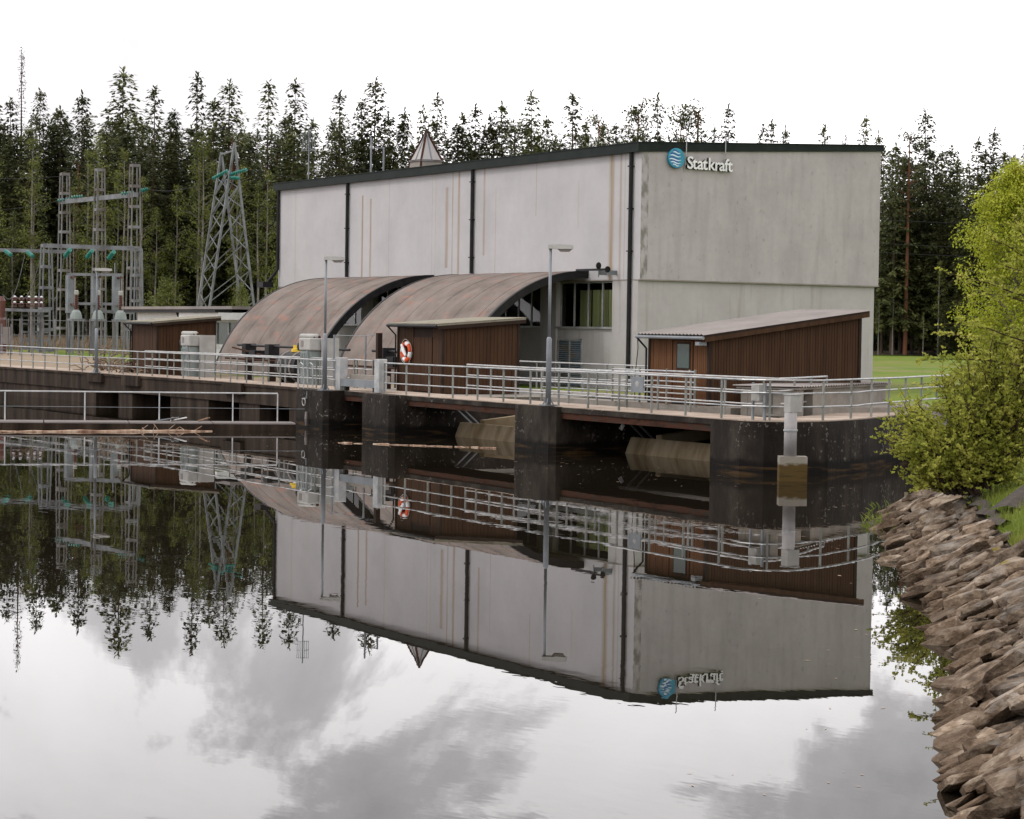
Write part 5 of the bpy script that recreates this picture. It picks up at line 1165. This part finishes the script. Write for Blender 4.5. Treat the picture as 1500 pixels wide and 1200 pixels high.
# long reaching branches, coming in from the right
for r0_, u0_, r1, u1, nt_ in ((2.6, 2.7, -.3, 4.05, 9), (2.4, 2.2, -.15, 3.15, 11), (2.5, 1.9, -.85, 2.45, 12), (2.6, 3.3, .55, 4.7, 9), (2.5, 2.0, -.2, 2.95, 10), (2.4, 3.0, .9, 5.0, 9), (2.3, 1.5, .2, .75, 7), (2.4, 1.2, .55, .42, 5), (2.6, 1.3, .75, .55, 4), (2.3, 3.4, 1.2, 5.3, 10), (2.5, 3.1, .3, 3.7, 10), (2.5, 3.5, .8, 4.2, 12), (2.6, 3.9, 1.2, 4.6, 12)):
    branch(loc(r0_, rr.uniform(-.2, .4), u0_), loc(r1, rr.uniform(-.5, .4), u1), .022, nt_*2, sag=.25, tufts=5, tl=(.12, .42))
for k in range(8):
    branch(loc(2.6+rr.uniform(-.2, .4), rr.uniform(-.5, .5), rr.uniform(1, 3.2)), loc(rr.uniform(1.0, 3.0), rr.uniform(-1, 1), rr.uniform(2.0, 5.2)), .024, 14, tufts=6)
for k in range(5): tw.tube([loc(2.7+rr.uniform(-.1, .2), rr.uniform(-.2, .2), -.2), loc(2.65+rr.uniform(-.2, .3), 0, 1.6), loc(2.6+rr.uniform(-.5, .5), rr.uniform(-.4, .4), 3.4)], [.09, .06, .03], 7, False)
tw.build('branches', 'twig', bs); lf.build('leaves', 'bush', bs)

# ------------------------------------------------------------------ grass on the bank, weeds, ground sheet
gm = MB(); rg = random.Random(4)
for k in range(32000):
    t = rg.uniform(12, 46); o_ = 1.45+rg.random()**1.5*5
    p = bank_pt(t, o_, -.02); h = rg.uniform(.05, .16)*(1.3 if o_ < 2 else 1); a_ = rg.random()*6.28; s = Vector((math.cos(a_), math.sin(a_), 0))*.012
    tip = p+Vector((rg.uniform(-.06, .06), rg.uniform(-.06, .06), h)); gm.add([p-s, p+s, tip], [(0, 1, 2)])
o = gm.build('bank_grass', 'grass'); tag(o, 'short green grass on the upper bank', 'grass', kind='stuff')
wm_ = MB()
for cx, t0, n, hh in ((0, 18.6, 26, .22), (0, 21.5, 40, .2), (0, 24, 50, .16), (0, 22.6, 30, .2)):
    for k in range(n):
        p = bank_pt(t0+rg.gauss(0, .35), rg.uniform(-.55, .05)); p.z = -.02; h = rg.uniform(.3, 1)*hh; a_ = rg.random()*6.28; s = Vector((math.cos(a_), math.sin(a_), 0))*.008
        tip = p+Vector((rg.uniform(-.15, .15), rg.uniform(-.15, .15), h)); wm_.add([p-s, p+s, p.lerp(tip, .6)+s*.7+Vector((0, 0, .02)), tip], [(0, 1, 2), (0, 2, 3)])
o = wm_.build('shore_weeds', 'grass'); tag(o, 'thin green water weeds along the stone edge', 'weeds', kind='stuff')
gs = thing('ground_sheet', (50, -27, 1.0), 'dark folded ground sheet lying where the stones meet the grass', 'sheet')
pts = [bank_pt(22.5+k*.62, 1.5+.06*math.sin(k*1.9), .10) for k in range(15)]
mb = MB(); vs = []
for k, p in enumerate(pts):
    w_ = .12+.05*math.sin(k*2.2); vs += [p-BN*w_+Vector((0, 0, -.05)), p+Vector((0, 0, .05+.02*math.sin(k*3))), p+BN*w_]
mb.add(vs, [(3*i+j, 3*i+3+j, 3*i+4+j, 3*i+1+j) for i in range(len(pts)-1) for j in range(2)]).build('edge_strip', 'cloth', gs)
pts = [bank_pt(29.6-k*.55, 1.7+k*.17, .10) for k in range(7)]
mb = MB(); vs = []
for k, p in enumerate(pts): w_ = .28-.02*k; vs += [p-BN*w_, p+Vector((0, 0, .07+.03*math.sin(k*2))), p+BN*w_]
mb.add(vs, [(3*i+j, 3*i+3+j, 3*i+4+j, 3*i+1+j) for i in range(len(pts)-1) for j in range(2)]).build('loose_flap', 'cloth', gs)

br = MB(); rb2 = random.Random(12)
for k in range(2600):
    q = polar(rb2.uniform(-30, 235), rb2.uniform(160, 200)); z = gz(q.x, q.y); h = rb2.uniform(.25, 1.0)
    a_ = rb2.random()*6.28; s_ = Vector((math.cos(a_), math.sin(a_), 0))*.05; p0 = Vector((q.x, q.y, z-.03))
    br.add([p0-s_, p0+s_, p0+Vector((rb2.uniform(-.3, .3), rb2.uniform(-.3, .3), h))], [(0, 1, 2)])
o = br.build('dry_brush', 'branch_pile'); tag(o, 'dry brown brush on the ground among the substation posts', 'brush', kind='stuff')

fd = MB(); rf_ = random.Random(31)
for k in range(190):
    if k < 130: q = Vector((rf_.uniform(4, 34), -15.6-abs(rf_.gauss(0, 3.2)), .005))
    else:
        q = bank_pt(rf_.uniform(18, 50), -abs(rf_.gauss(0, .9))-.3); q.z = .005
    a_ = rf_.random()*6.28; dq = (q-CAM).length; l_ = rf_.uniform(.015, .10)*min(1, dq/45); w_ = rf_.uniform(.006, .025)*min(1, dq/45); dx = Vector((math.cos(a_), math.sin(a_), 0)); dy = Vector((-dx.y, dx.x, 0))
    fd.add([q-dx*l_-dy*w_*.3, q-dy*w_, q+dx*l_, q+dy*w_], [(0, 1, 2, 3)])
o = fd.build('floating_flecks', 'log'); tag(o, 'scattered pale flecks of leaf litter floating on the water', 'debris', kind='stuff')
